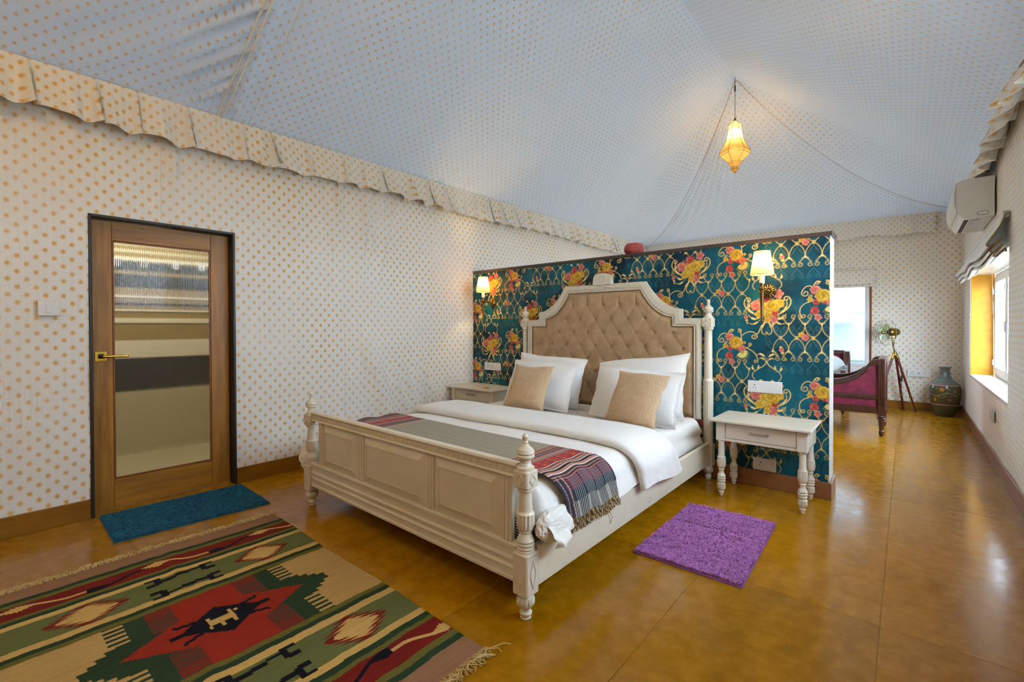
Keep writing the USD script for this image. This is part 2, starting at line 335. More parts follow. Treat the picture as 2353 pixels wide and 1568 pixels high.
# left wall: stretched printed cotton with wrinkles, cut out round the door
DY0, DY1, DZ = .494, 1.388, 2.07
def wrl(y, z):
    d = .010*np.sin(y*9+z*1.5)*sm(.3, 2.6, z)+.03*fbm(y, z, 2.2, 3)
    for y0, w, a, sl in ((2.3, .02, .016, .05), (2.62, .03, .022, .11), (2.75, .022, .016, .20), (1.9, .03, .012, .02), (2.95, .03, .015, .25), (.95, .05, .012, -.22), (1.12, .04, .010, -.18), (3.5, .03, .010, .1)):
        yy = y-(y0+sl*(z-2.68)); d = d+2.2*a*np.exp(-(yy/w)**2)*sm(1.2, 2.6, z)
    for k in range(9): d = d+.010*np.exp(-((y-(2.05+.13*k+.10*(k-4)*(z-2.68)*.35))/.018)**2)*sm(1.9, 2.6, z)
    d = d+.080*np.exp(-((y-(2.62+.30*(1.1-z)))/.10)**2)*sm(.1, .4, z)*sm(1.5, .9, z)            # slack drape beside the bed
    for k in range(4): d = d+.045*np.exp(-((y-(2.75+.14*k+.42*(1.2-z)))/.035)**2)*sm(.15, .35, z)*sm(1.25, .7, z)
    d = d+.03*np.exp(-((y-4.0)/.12)**2)*sm(2.1, 1.0, z)*sm(.1, .5, z)
    for k in range(7): d = d+.007*np.exp(-((y-(5.0+.25*k+.35*(z-2)))/.03)**2)*sm(1.9, 2.2, z)
    d = d*sm(ZE, ZE-.16, z)*(1-sm(2.62, 2.72, z)*.6)
    return XL+d*sm(DY1, DY1+.12, np.where(y > 1, y, 9)) if np.ndim(y) else XL+d
def wpiece(y0, y1, z0, z1, st=.02):
    U, V = np.linspace(y0, y1, max(3, int((y1-y0)/st))), np.linspace(z0, z1, max(3, int((z1-z0)/.03)))
    return surf(U, V, lambda y, z: (wrl(y, z), y, z))
def join(ps):
    vs, fs, us, k = [], [], [], 0
    for v, f, u in ps: vs.append(v); fs.append(f+k); us.append(u); k += len(v)
    return (np.vstack(vs), np.vstack(fs)), np.vstack(us)
m, u = join([wpiece(YB, DY0, .13, ZE+.01), wpiece(DY0, DY1, DZ, ZE+.01), wpiece(DY1, YF+.03, .13, ZE+.01)])
obj('wall_left', m, 'printed_cotton', smooth=True, uv=u, kind='structure')
for y0 in (.9, 2.36, 3.96):
    y = lambda z: y0+.0*z
    zz = np.linspace(.2 if y0 > 2 else 2.1, 2.7, 30)
    obj('seam', tube(np.c_[wrl(np.full(30, y0), zz)+.001, np.full(30, y0), zz], .003, 6), 'plain_cotton', '/World/wall_left')
# right wall: printed cotton, cut out round two deep windows (the nearer is out of view, set high to light the bed and left wall)
WINS = ((5.40, 8.28, .668, 1.93), (1.5, 4.15, 1.50, 2.58))
WY0, WY1, WZ0, WZ1 = WINS[0]
def wrr(y, z): return XR-.006*fbm(y, z, 1.6, 8)-.003*np.sin(y*7)
def rpiece(y0, y1, z0, z1):
    U, V = np.linspace(y0, y1, max(3, int((y1-y0)/.05))), np.linspace(z0, z1, max(3, int((z1-z0)/.05)))
    v, f, u = surf(U, V, lambda y, z: (wrr(y, z), y, z), True); return v, f, u
ps = [rpiece(YB, WINS[1][0], .12, ZE), rpiece(WINS[1][1], WY0, .12, ZE), rpiece(WY1, YF+.03, .12, ZE)]
for w0, w1, h0, h1 in WINS: ps += [rpiece(w0, w1, .12, h0), rpiece(w0, w1, h1, ZE)]
m, u = join(ps)
obj('wall_right', m, 'printed_cotton', smooth=True, uv=u, kind='structure')
# far wall
FX0, FX1, FZ0, FZ1 = -3.3, -.455, .63, 1.99  # part behind the partition is unseen, widened to admit more daylight
def fpiece(x0, x1, z0, z1):
    U, V = np.linspace(x0, x1, max(3, int((x1-x0)/.04))), np.linspace(z0, z1, max(3, int((z1-z0)/.05)))
    v, f, u = surf(U, V, lambda x, z: (x, YF-.01*fbm(x, z, 2, 5)-.008*np.exp(-((x-.02)/.02)**2)-.02*np.exp(-((x-.5)/.05)**2)*sm(.3, 2, z), z)); return v, f, u
m, u = join([fpiece(XL-.03, FX0, .12, ZE+.04), fpiece(FX0, FX1, .12, FZ0), fpiece(FX0, FX1, FZ1, ZE+.04), fpiece(FX1, XR+.03, .12, ZE+.04)])
obj('wall_far', m, 'printed_cotton', smooth=True, uv=u, kind='structure')
# the wall behind the viewpoint, up to the ridge
pb = Polygon([(XL, 0), (XR, 0), (XR, ZE), (XM, ZR), (XL, ZE)])
m = extrude(pb, YB-.1, YB, 'xzy')
obj('wall_back', m, 'plain_cotton', kind='structure')
# roof: two slopes and a hipped end, sagging like cloth between apex and eaves
HL, HR, HY = XM-XL, XR-XM, YF-YA
def zroof(ux, uy):
    big, small = np.maximum(ux, uy), np.minimum(ux, uy)
    r = small/np.maximum(big, 1e-6)
    side = 1.04+.86*sm(.30, .97, r)
    end = 1.45+.45*r
    p = np.where(ux >= uy, side, end)
    return ZE+(ZR-ZE)*np.power(np.clip(1-big, 0, 1), p)
def slope(sign):
    T = np.r_[-.012, np.linspace(0, 1, 170)]; S = np.concatenate([np.linspace(0, .60, 300), np.linspace(.605, 1, 120)])
    if sign > 0: S = np.concatenate([np.linspace(0, .6, 60), np.linspace(.61, 1, 120)])
    t, s = np.meshgrid(T, S, indexing='ij')                 # t: 0 eave, 1 ridge
    yh = YA+HY*(1-t); y = YB+s*(yh-YB)
    x = XM+sign*(HL if sign < 0 else HR)*(1-t)
    uy = np.clip((y-YA)/HY, 0, 1); z = zroof(1-t, uy)
    if sign < 0:                                            # wrinkles drawn towards the rope seam
        w = np.exp(-((y-1.22)/.30)**2)*(y < 1.36+.0*t)
        z = z+.019*w*(np.sin(2*PI*(-7.0*y+17*t+.9*fbm(y, t*3, 2, 4)))+.5*np.sin(2*PI*(-11*y+27*t+1.2*fbm(y, t*3, 3, 6))))*sm(0, .05, t)*sm(1, .8, t)
        w2 = np.exp(-((y-.55)/.22)**2); z = z+.012*w2*np.sin(2*PI*(y*2.2-t*7))*sm(0, .06, t)
        z = z-.03*np.exp(-((y-1.36)/.06)**2)*sm(0, .05, t)*sm(1, .9, t)
    z = z+.012*fbm(x, y, .9, 11)*sm(0, .1, t)*sm(1, .8, uy/np.maximum(1-t, 1e-6))
    v = np.stack([x, y, z], -1).reshape(-1, 3)
    L = math.hypot(HL, ZR-ZE)
    return (v, gridf(len(T), len(S), sign < 0)), np.stack([y, t*L], -1).reshape(-1, 2)
CEIL = thing('ceiling', kind='structure')
for sg in (-1, 1):
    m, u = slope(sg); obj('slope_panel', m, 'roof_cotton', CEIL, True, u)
T = np.r_[-.02, np.linspace(0, 1, 110)]; S = np.linspace(-1, 1, 161)
t, s = np.meshgrid(T, S, indexing='ij')
x = np.where(s < 0, XM+s*HL*(1-t), XM+s*HR*(1-t)); y = YA+HY*(1-t)
z = zroof(np.abs(s)*(1-t), 1-t)
g = .010*np.abs(s)**.6*np.sin(2*PI*s*9)*sm(0, .25, t)*sm(1, .8, t)
z = z+g*np.where(s < 0, 1, .4)
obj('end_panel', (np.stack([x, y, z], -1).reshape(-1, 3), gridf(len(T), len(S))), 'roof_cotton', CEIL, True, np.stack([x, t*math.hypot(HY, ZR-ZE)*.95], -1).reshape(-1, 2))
for y0, y1, r in ((1.262, 1.385, .008), (1.30, 1.42, .008), (1.49, 1.60, .004)):       # rope seams on the left slope
    t = np.linspace(.01, .985, 60); yy = y0+(y1-y0)*t
    z = zroof(1-t, 0*t)-.012-.03*np.exp(-((yy-1.36)/.06)**2)*sm(0, .05, t)
    obj('seam', tube(np.c_[XM-HL*(1-t), yy, z], r, 6), 'plain_cotton', CEIL)
for sg, L in ((-1, HL), (1, HR)):                          # seam cords along the two hips
    t = np.linspace(-.01, .995, 90); obj('seam', tube(np.c_[XM+sg*L*(1-t), YA+HY*(1-t), zroof(1-t, 1-t)+.001], .006, 6), 'roof_cotton', CEIL)
# skirtings
for x0, x1, y0, y1, nm, mt in ((XL-.02, XL+.013, YB, DY0-.002, 'baseboard_left', 'skirting'), (XL-.02, XL+.013, DY1+.002, YF, 'baseboard_left', 'skirting'),
                               (XR-.013, XR+.02, YB, YF, 'baseboard_right', 'partition_skirting'), (XL, XR, YF-.015, YF+.02, 'baseboard_far', 'skirting')):
    obj(nm, box(x0, x1, y0, y1, 0, .13, .003), mt, kind='structure')

# ------------------------------------------------------------------ door with reeded glass and the bathroom beyond
D = thing('door_1', loc=(-4.28, .94, 0), kind='structure')
fr = [box(-4.31, -4.185, DY0, DY0+.018, 0, DZ), box(-4.31, -4.185, DY1-.018, DY1, 0, DZ), box(-4.31, -4.185, DY0+.018, DY1-.018, DZ-.02, DZ)]
obj('door_frame', fr, 'black_steel', D)
X0, X1 = -4.315, -4.28; a, b = DY0+.020, DY1-.020
for y0, y1 in ((a, .628), (1.238, b)): obj('stile', box(X0, X1, y0, y1, .012, 2.047, .002), 'teak_v', D)
for z0, z1 in ((.012, .212), (1.915, 2.047)): obj('rail', box(X0, X1, .629, 1.237, z0, z1, .002), 'teak_h', D)
bd = [box(X1-.014, X1-.004, .629, .641, .213, 1.914), box(X1-.014, X1-.004, 1.225, 1.237, .213, 1.914), box(X1-.014, X1-.004, .641, 1.225, .213, .225), box(X1-.014, X1-.004, .641, 1.225, 1.902, 1.914)]
obj('glazing_bead', bd, 'teak_bead', D)
Y = np.linspace(.630, 1.236, 56*6+1); prof = X1-.012+.0022*np.abs(np.sin(PI*(Y-.630)/.606*56))
P = np.vstack([np.c_[prof, Y], [[X1-.018, 1.236], [X1-.018, .630]]])
mm = trimesh.creation.extrude_polygon(Polygon(P), 1.70, engine='earcut'); mm.apply_translation((0, 0, .213)); 
obj('glass_pane', mm, 'reeded_glass', D)
H = xf('door_handle', D)
obj('rose', [box(X1-.001, X1+.006, .532, .596, 1.062, 1.126, .001)], 'gold_plate', H)
obj('cover', box(X1+.006, X1+.0075, .548, .580, 1.078, 1.110, .0005), 'socket_hole', H)
obj('lever', [hullsph([((X1+.045, .575, 1.094), .010), ((X1+.045, .70, 1.092), .010)]), box(X1+.006, X1+.05, .570, .588, 1.086, 1.102)], 'gold_plate', H)
# bathroom glimpsed through the glass
B = thing('bathroom', kind='structure')
x0, x1, y0, y1 = -6.0, -4.34, -.6, 2.4
obj('tile_wall', [box(x0-.05, x0, y0-.1, y1+.1, -.05, .64), box(x0, x1, y0-.05, y0, -.05, 2.55), box(x0, x1, y1, y1+.05, -.05, 2.55)], 'bath_beige', B)
obj('dark_dado', box(x0-.05, x0, y0-.1, y1+.1, .64, .98), 'bath_dark', B); obj('white_band', box(x0-.05, x0+.01, y0-.1, y1+.1, .98, 1.16), 'bath_white', B)
obj('upper_wall', box(x0-.05, x0, y0-.1, y1+.1, 1.16, 2.56), 'bath_wood', B)
obj('bath_floor', box(x0-.06, x1+.01, y0-.1, y1+.1, -.06, 0), 'bath_beige', B); obj('bath_ceiling', box(x0-.06, x1+.03, y0-.1, y1+.1, 2.5, 2.56), 'bath_white', B)
obj('tile_band', [box(x0, x0+.012, y0, y1, z, z+h_) for z, h_ in ((1.34,.05), (1.46,.02), (1.60,.02), (1.98,.035), (2.06,.03), (2.13,.02))], 'bath_white', B)
obj('tile_band', [box(x0, x0+.014, y0, y1, z, z+h_) for z, h_ in ((1.71,.13), (1.88,.09), (1.53,.02))], 'bath_dark', B)
obj('ceiling_lamp', lathe([(2.46,.09), (2.48,.11), (2.50,.11)], 24, (-5.3, .95, 0)), 'bath_white', B, 30)  # lamp out of view through the door, placed to light the lower walls
obj('back_wall', [box(x1, x1+.02, y0, DY0-.01, 0, 2.5), box(x1, x1+.02, DY1+.01, y1, 0, 2.5), box(x1, x1+.02, DY0-.01, DY1+.01, DZ, 2.5)], 'bath_white', B)
L = UsdLux.SphereLight.Define(stage, B+'/lamp_light'); L.CreateRadiusAttr(.05); L.CreateIntensityAttr(11.0); L.CreateNormalizeAttr(True); L.CreateColorAttr(Gf.Vec3f(1, .88, .66)); L.AddTranslateOp().Set(Gf.Vec3d(-5.3, .95, 2.40))
obj('lamp_globe', trimesh.creation.icosphere(2, .028).apply_translation((-5.95, 1.26, 1.945)), 'lamp_bulb', B)

# ------------------------------------------------------------------ windows
for wn, (WY0, WY1, WZ0, WZ1) in ((1, WINS[0]), (3, WINS[1])):  # the nearer window is unseen; its size and height suit its daylight
    W1 = thing(f'window_{wn}', loc=(XR, (WY0+WY1)/2, WZ0), kind='structure')
    obj('reveal', box(XR+.002, .834, WY1-.003, WY1+.06, WZ0-.02, WZ1+.02, .002), 'yellow_plaster', W1)
    obj('reveal', box(XR+.002, .834, WY0-.06, WY0+.003, WZ0-.02, WZ1+.02, .002), 'yellow_plaster', W1)
    obj('lintel', box(XR+.002, .834, WY0, WY1-.004, WZ1, WZ1+.05, .002), 'sill_tile', W1)
    for k in range(round((WY1-WY0)/.72)): obj('sill_tile', box(XR-.004, .88, WY0+.72*k+.001, min(WY0+.72*(k+1)-.001, WY1-.004), WZ0-.03, WZ0+.002, .001), 'sill_tile', W1)
    fx0, fx1 = .835, .875
    obj('window_frame', [box(fx0, fx1, WY0+.004, WY1-.005, WZ0+.003, WZ0+.04), box(fx0, fx1, WY0+.004, WY1-.005, WZ1-.04, WZ1-.001), box(fx0, fx1, WY1-.045, WY1-.005, WZ0+.04, WZ1-.04), box(fx0, fx1, WY0+.004, WY0+.045, WZ0+.04, WZ1-.04)], 'aluminium', W1)
    nk = round((WY1-WY0)/.94); pk = (WY1-WY0-.096)/nk
    for k in range(nk):
        ya, yb = WY1-.048-pk*k, WY1-.048-pk*(k+1)+.006
        s_ = xf('casement', W1); q0, q1 = .822, .862
        obj('sash', [box(q0, q1, ya-.075, ya, WZ0+.042, WZ1-.042), box(q0, q1, yb, yb+.075, WZ0+.042, WZ1-.042), box(q0, q1, yb+.075, ya-.075, WZ0+.042, WZ0+.115), box(q0, q1, yb+.075, ya-.075, WZ1-.115, WZ1-.042)], 'aluminium', s_)
        obj('pane', box(.840, .846, yb+.07, ya-.07, WZ0+.11, WZ1-.11, .0005), 'window_glass', s_)
        obj('hinge', [box(.806, .823, ya-.03, ya+.012, z, z+.07) for z in (.80, 1.68)], 'aluminium', s_)
        obj('latch', box(.79, .822, yb+.03, yb+.05, 1.22, 1.34), 'white_plastic', s_)
WY0, WY1, WZ0, WZ1 = WINS[0]
W2 = thing('window_2', loc=(-1.88, YF, FZ0), kind='structure')
t = .055
fr = [box(FX0, FX0+t, YF-.012, YF+.05, FZ0, FZ1), box(FX1-t, FX1, YF-.012, YF+.05, FZ0, FZ1), box(FX0+t, FX1-t, YF-.012, YF+.05, FZ0, FZ0+t), box(FX0+t, FX1-t, YF-.012, YF+.05, FZ1-t, FZ1)]
obj('window_frame', fr, 'aluminium', W2)
obj('wood_trim', [box(FX1+.001, FX1+.03, YF-.010, YF+.05, FZ0, FZ1), box(FX0-.03, FX0-.001, YF-.010, YF+.05, FZ0, FZ1)], 'teak_bead', W2)
obj('mullion', box(-1.91, -1.85, YF-.008, YF+.05, FZ0+t, FZ1-t), 'aluminium', W2)
for xa, xb, g_ in ((FX0+t, -1.91, 'window_glass'), (-1.85, FX1-t, 'dimming_glass')): obj('pane', box(xa, xb, YF+.02, YF+.026, FZ0+t, FZ1-t, .0005), g_, W2)  # added tint dims daylight in the visible pane; the hidden pane stays clear
# outside: sand and a neighbouring tent with a scalloped parapet
obj('ground_outside', box(-30, 40, YF+.3, 60, -.3, -.05, 0), 'sand', kind='structure')
obj('ground_outside', box(XR+.45, 40, -10, YF+.28, -.3, -.05, 0), 'sand', kind='structure')
N = thing('neighbour_tent', 'white neighbouring tent with scalloped parapet seen through the far window', 'tent', (0, 22, -.05))
obj('wall', [box(-9, 9, 22, 25, -.05, 1.94), box(-9, 9, 21.93, 22, 1.78, 1.86)], 'tent_white', N)
sc = [(-9, 1.93)]
for k in range(54):
    a = -9+k/3; sc += [(a, 1.95), (a+.10, 2.09), (a+1/6, 2.13), (a+.233, 2.09)]
sc += [(9, 1.95), (9, 1.93)]
obj('scalloped_edge', extrude(Polygon(sc), 22.0, 22.12, 'xzy'), 'tent_white', N)
obj('awning', box(-9, -1.6, 20.9, 21.92, 1.40, 1.46), 'tent_white', N)

# ------------------------------------------------------------------ valances
def valance(name, along0, along1, place, zt, zb, label, seed, per=.26, amp=.05, n=None):
    L = along1-along0; n = n or int(L/.010); r = np.random.default_rng(seed); nv = 18
    S = np.linspace(along0, along1, n); V = np.linspace(0, 1, nv)
    edges = [along0]
    while edges[-1] < along1: edges.append(edges[-1]+per*r.uniform(.65, 1.4))
    edges = np.array(edges); k = np.clip(np.searchsorted(edges, S, 'right')-1, 0, len(edges)-2)
    ph = (S-edges[k])/(edges[k+1]-edges[k]); A = r.uniform(.55, 1.25, len(edges))[k]; pk = r.uniform(.25, .6, len(edges))[k]
    s, v = np.meshgrid(S, V, indexing='ij'); P, A2, K = ph[:,None], A[:,None], pk[:,None]
    # each gather: a soft belly and a sharp folded lip at the far edge, opening towards the hem
    belly = .75*np.exp(-((P-K-.12*(v-.5))/.20)**2)*v-.25*np.exp(-((P-.72)/.10)**2)*v
    lip = (.95*np.exp(-((P-.90)/.040)**2)-.35*np.exp(-((P-.985)/.030)**2))*np.power(v, .45)*(.75+.25*v)
    out = .022+amp*A2*(belly+lip*sm(0, .12, v))+.045*v*v+.006*fbm(s, v, 7, seed)
    low = .018*A*np.sin(2*PI*ph+.6)+.016*np.sin(S*2.1+seed)
    z = zt+(zb-zt)*v+low[:,None]*v
    p = np.stack(place(s+.030*(A2*np.exp(-((P-.90)/.05)**2))*v, out, z), -1).reshape(-1, 3)
    obj(name, (p, gridf(n, nv)), 'valance_cotton', smooth=True, uv=np.stack([s, v*(zt-zb)], -1).reshape(-1, 2)*np.array([1.12, 1]), label=label, cat='valance')
valance('fabric_valance', YB, YF-.16, lambda s, o, z: (XL+o, s, z), 2.985, 2.675, 'long gathered printed cotton valance along the left wall above the door', 21, .27, .10)
valance('fabric_valance', XL+.02, XR-.30, lambda s, o, z: (s, YF-.012-o, z), 3.0, 2.69, 'printed cotton valance across the far wall above the window blind', 22, .5, .03)
valance('fabric_valance', YB, YF-.20, lambda s, o, z: (XR-.008-o, s, z), 3.02, 2.735, 'ruffled printed cotton valance on the right wall over the air conditioner', 23, .30, .13)

# ------------------------------------------------------------------ partition wall with printed wallpaper
PX1, PY0, PY1, PZ = -.432, 4.115, 4.355, 1.965
P_ = thing('wall_partition', loc=(-2.3, 4.23, 0), kind='structure')
obj('wall_core', box(XL+.03, PX1, PY0+.002, PY1, .0, PZ, .002), 'lime_plaster', P_)
obj('baseboard', [box(XL+.03, PX1+.016, PY0-.016, PY0+.004, 0, .128, .003), box(PX1-.004, PX1+.016, PY0+.004, PY1+.012, 0, .128, .003), box(XL+.03, PX1-.004, PY1-.002, PY1+.012, 0, .128, .003)], 'partition_skirting', P_)
obj('top_slab', box(XL+.03, PX1+.018, PY0-.012, PY1+.012, PZ, PZ+.03, .004), 'cap_slate', P_)
CX, CZ, DX, DZc = -.837, 1.462, .604, .727              # bouquet position, column step, vertical repeat (half drop)
def wallpaper():
    xs = [XL+.012]
    while xs[-1] < PX1-.001: xs.append(xs[-1]+.0031+.0030*np.clip((-.45-xs[-1])/3.7, 0, 1))
    xs = np.array(xs); xs[-1] = PX1-.001; zs = np.arange(.129, PZ, .0033)
    x, z = np.meshgrid(xs, zs, indexing='ij'); x, z = x.ravel(), z.ravel()
    n = fbm(x, z, 2.6, 31, 5); n2 = fbm(x, z, 9, 32, 3)
    t = np.clip(.40+2.3*n+.6*n2, 0, 1)[:,None]
    c = np.array(srgb(2,38,54))*(1-t)+np.array(srgb(2,110,132))*t
    gold, gold_l, ghost = np.array(srgb(202,162,78)), np.array(srgb(238,208,140)), np.array(srgb(98,136,126))
    cells = [(k, j, CX-DX*k, CZ+DZc*(j+(.5 if k % 2 else 0))) for k in range(-1, 7) for j in range(-3, 2)]
    def paint(strokes, color, alpha=1.0, hi=None):
        """strokes: list of (points, radius or radii) in bouquet coordinates"""
        pts, rad = [], []
        for P, r in strokes:
            P = np.asarray(P, float); d = np.r_[0, np.cumsum(np.linalg.norm(np.diff(P, axis=0), axis=1))]
            m = max(2, int(d[-1]/.0018)); s = np.linspace(0, d[-1], m)
            pts.append(np.c_[np.interp(s, d, P[:,0]), np.interp(s, d, P[:,1])]); rad.append(np.interp(s, d, np.broadcast_to(r, (len(P),))))
        pts, rad = np.vstack(pts), np.concatenate(rad)
        A = np.vstack([pts+[cx, cz] for _, _, cx, cz in cells]); Rr = np.tile(rad, len(cells))
        keep = (A[:,0] > XL-.1) & (A[:,0] < PX1+.1) & (A[:,1] > 0) & (A[:,1] < PZ+.1)
        A, Rr = A[keep], Rr[keep]
        d, i = cKDTree(A).query(np.c_[x, z], k=4, distance_upper_bound=.03)
        ok = np.isfinite(d); e = np.where(ok, d-Rr[np.minimum(i, len(Rr)-1)], 1).min(1)
        a = (1-sm(-.0016, .0018, e))*alpha
        col = color if hi is None else color+(hi-color)*np.clip(-e/.004, 0, 1)[:,None]
        c[:] = c*(1-a[:,None])+col*a[:,None]
    def trellis(x0, z0, r, full=True):
        S = []; w, h = .054, .104
        for k in range(4):
            kx = x0+2*w*k
            for sg in (-1, 1):
                S.append((bez((kx, z0), (kx+sg*w*.55, z0-.022), (kx+sg*w*.98, z0-.045), (kx+sg*w, z0-h)), r))
                S.append((bez((kx, z0), (kx+sg*w*.55, z0+.022), (kx+sg*w*.98, z0+.045), (kx+sg*w, z0+h)), r))
                S.append((bez((kx+sg*w, z0-h), (kx+sg*w*.6, z0-h-.02), (kx+sg*.014, z0-h-.045), n=20), r))
                S.append((bez((kx+sg*w, z0+h), (kx+sg*w*.6, z0+h+.02), (kx+sg*.014, z0+h+.045), n=20), r))
                S.append((spiral(kx+sg*.020, z0-h-.062, .018, .006, 90 if sg > 0 else 90, -300 if sg > 0 else 480, 30), r*.9))
                S.append((spiral(kx+sg*.020, z0+h+.062, .018, .006, -90 if sg > 0 else -90, 300 if sg > 0 else -480, 30), r*.9))
        return S
    def knots(x0, z0):
        S = []; w, h = .054, .104
        for k in range(4):
            kx = x0+2*w*k
            S += [([(kx-.009, z0+dz), (kx+.009, z0+dz)], .0032) for dz in (-.010, 0, .010)]
            for sg in (-1, 1):
                for uz in (-1, 1): S.append(([(kx+sg*w, z0+uz*(h-.016)), (kx+sg*w, z0+uz*(h+.004))], [.002, .009])); S.append(([(kx+sg*(w-.02), z0+uz*(h+.014)), (kx+sg*(w-.006), z0+uz*(h+.002))], .003))
        return S
    T0 = (.086, -.26)
    paint(trellis(T0[0]-.054, T0[1]-.094, .0021), ghost, .5); paint(trellis(T0[0]-.054, T0[1]+.12, .0018), ghost, .4)
    paint(trellis(T0[0], T0[1], .0026), gold, 1, gold_l); paint(knots(*T0), gold, 1, gold_l)
    # scrolls round the rose spray (its centre lies .242 left and .424 above the bouquet)
    def rose(dx, dz):
        q = lambda *p: [(a+dx, b+dz) for a, b in p]
        off = np.array([dx, dz]); S = []
        S += [(bez(*q((-.052,.045), (-.075,.10), (-.125,.075), (-.135,.030))), .0036), (spiral(dx-.112, dz+.022, .026, .007, 170, 560, 40), .0034),
              (bez(*q((-.062,.055), (-.06,.10), (-.035,.115), (-.022,.098))), .0036), (spiral(dx-.033, dz+.095, .018, .005, 20, 380), .003),
              (bez(*q((.052,-.005), (.035,.05), (.045,.12), (.022,.112))), .0036), (spiral(dx+.028, dz+.096, .018, .005, 120, -300), .003),
              (bez(*q((.050,.06), (.09,.105), (.155,.095), (.158,.055))), .0036), (spiral(dx+.138, dz+.052, .024, .006, 10, -400, 40), .0034),
              (bez(*q((.158,.07), (.185,.09), (.18,.13), (.20,.15))), .004),
              (bez(*q((.055,-.03), (.10,-.055), (.165,-.07), (.165,-.15))), .0034), (spiral(dx+.150, dz-.148, .016, .005, 0, -330), .003),
              (bez(*q((.08,-.045), (.10,-.03), (.115,-.03), (.118,-.012))), .003), (spiral(dx+.106, dz-.014, .013, .004, 10, 330), .0026),
              (bez(*q((-.085,-.045), (-.13,-.055), (-.165,-.10), (-.140,-.150))), .0034), (spiral(dx-.124, dz-.150, .018, .005, 190, 520), .003),
              (bez(*q((-.05,-.035), (-.07,-.03), (-.095,-.02), (-.088,.0))), .003), (spiral(dx-.076, dz-.002, .012, .004, 180, -160), .0026)]
        return S
    paint(rose(-.242, .424), gold, 1, gold_l)
    # urn of acanthus scrolls that holds the bouquet
    U = []
    for sg in (-1, 1):
        ox = -.012
        b = lambda *p: bez(*[(ox+sg*a, c_) for a, c_ in p])
        U += [(b((.075,-.075), (.155,-.05), (.185,.02), (.155,.055)), .0042), (spiral(ox+sg*.136, .044, .022, .006, 30 if sg > 0 else 150, 380 if sg > 0 else -200), .0038), (b((.10,-.06), (.14,-.03), (.145,.0), (.138,.02)), [.006]*15+[.003]*15),
              (b((.012,-.135), (.035,-.17), (.05,-.215), (.020,-.235)), [.007]*12+[.0035]*18), (b((.020,-.235), (.005,-.235), (.0,-.222), (.006,-.215)), .003),
              (b((.005,.29), (.02,.335), (.055,.345), (.070,.325)), [.002]*8+[.008]*12+[.003]*10), (b((.004,.275), (.025,.30), (.04,.31), (.052,.295)), [.002]*8+[.006]*12+[.003]*10),
              (b((.004,.28), (.0,.24), (.05,.225), (.085,.195)), .0036), (b((.085,.195), (.10,.21), (.11,.225), (.10,.24)), [.003]*10+[.008]*10+[.003]*10), (b((.07,.205), (.06,.22), (.055,.235), (.06,.245)), [.003]*10+[.007]*10+[.003]*10),
              (b((.09,.19), (.115,.16), (.10,.135), (.085,.13)), .0030), (b((.02,.10), (.035,.13), (.05,.12), (.055,.11)), [.003]*10+[.009]*10+[.003]*10),
              (b((.05,-.10), (.085,-.12), (.11,-.11), (.135,-.075)), [.003]*10+[.008]*10+[.003]*10), (b((.04,-.11), (.08,-.15), (.10,-.16), (.125,-.145)), [.002]*8+[.007]*10+[.003]*12)]
    paint(U, gold, 1, gold_l)
    leaf = []
    for dx, dz in ((-.242+.048, .424-.085),):
        for a in range(-150, 40, 16): leaf.append((bez((dx, dz+.02), (dx+.03*math.cos(math.radians(a)), dz+.03*math.sin(math.radians(a))), (dx+.055*math.cos(math.radians(a)), dz-.01+.055*math.sin(math.radians(a)))), [.002]*10+[.0062]*10+[.0015]*10))
    paint(leaf, np.array(srgb(176,160,72)), 1, np.array(srgb(222,210,130)))
    leaf = [(bez((0,-.02), (.05*math.cos(a), .05*math.sin(a)-.01), (.115*math.cos(a), .10*math.sin(a)-.02)), [.003]*10+[.011]*10+[.002]*10) for a in np.linspace(0, 2*PI, 15)[:-1]]
    paint(leaf, np.array(srgb(136,138,60)), 1, np.array(srgb(196,180,84)))
    yel, pink, red, cream = srgb(206,162,44), srgb(206,112,100), srgb(180,66,62), srgb(216,190,110)
    R_ = (-.242, .424)
    FL = [(.03,-.005,.052,yel,1), (-.085,.0,.045,pink,0), (-.015,.055,.040,red,0), (.070,.085,.038,pink,2), (.075,.01,.036,yel,0), (-.065,-.075,.036,yel,2), (.005,-.085,.038,yel,0), (.045,-.06,.026,red,0), (-.035,-.015,.030,yel,0), (.035,-.115,.03,pink,0), (-.01,-.118,.025,yel,2),
          (R_[0],R_[1],.050,yel,1), (R_[0]-.048,R_[1]+.045,.034,pink,0), (R_[0]-.042,R_[1]-.048,.023,red,0), (R_[0]+.048,R_[1]-.048,.028,pink,0), (R_[0]-.052,R_[1]-.112,.031,red,1), (R_[0]-.030,R_[1]-.163,.026,pink,2), (R_[0]+.066,R_[1]-.001,.011,yel,0), (R_[0]-.082,R_[1]-.028,.020,yel,2), (R_[0]+.01,R_[1]-.05,.016,red,0),
          (.226,-.235,.022,yel,0), (.250,-.255,.026,pink,1), (.092,-.355,.018,pink,0), (.086,-.335,.010,cream,0), (.098,-.38,.012,cream,0), (.44,-.46,.016,pink,0), (.445,-.485,.010,cream,0), (.45,-.505,.008,cream,0), (.12,-.43,.010,yel,2)]
    order = np.argsort([f[4] == 1 for f in FL], kind='stable')
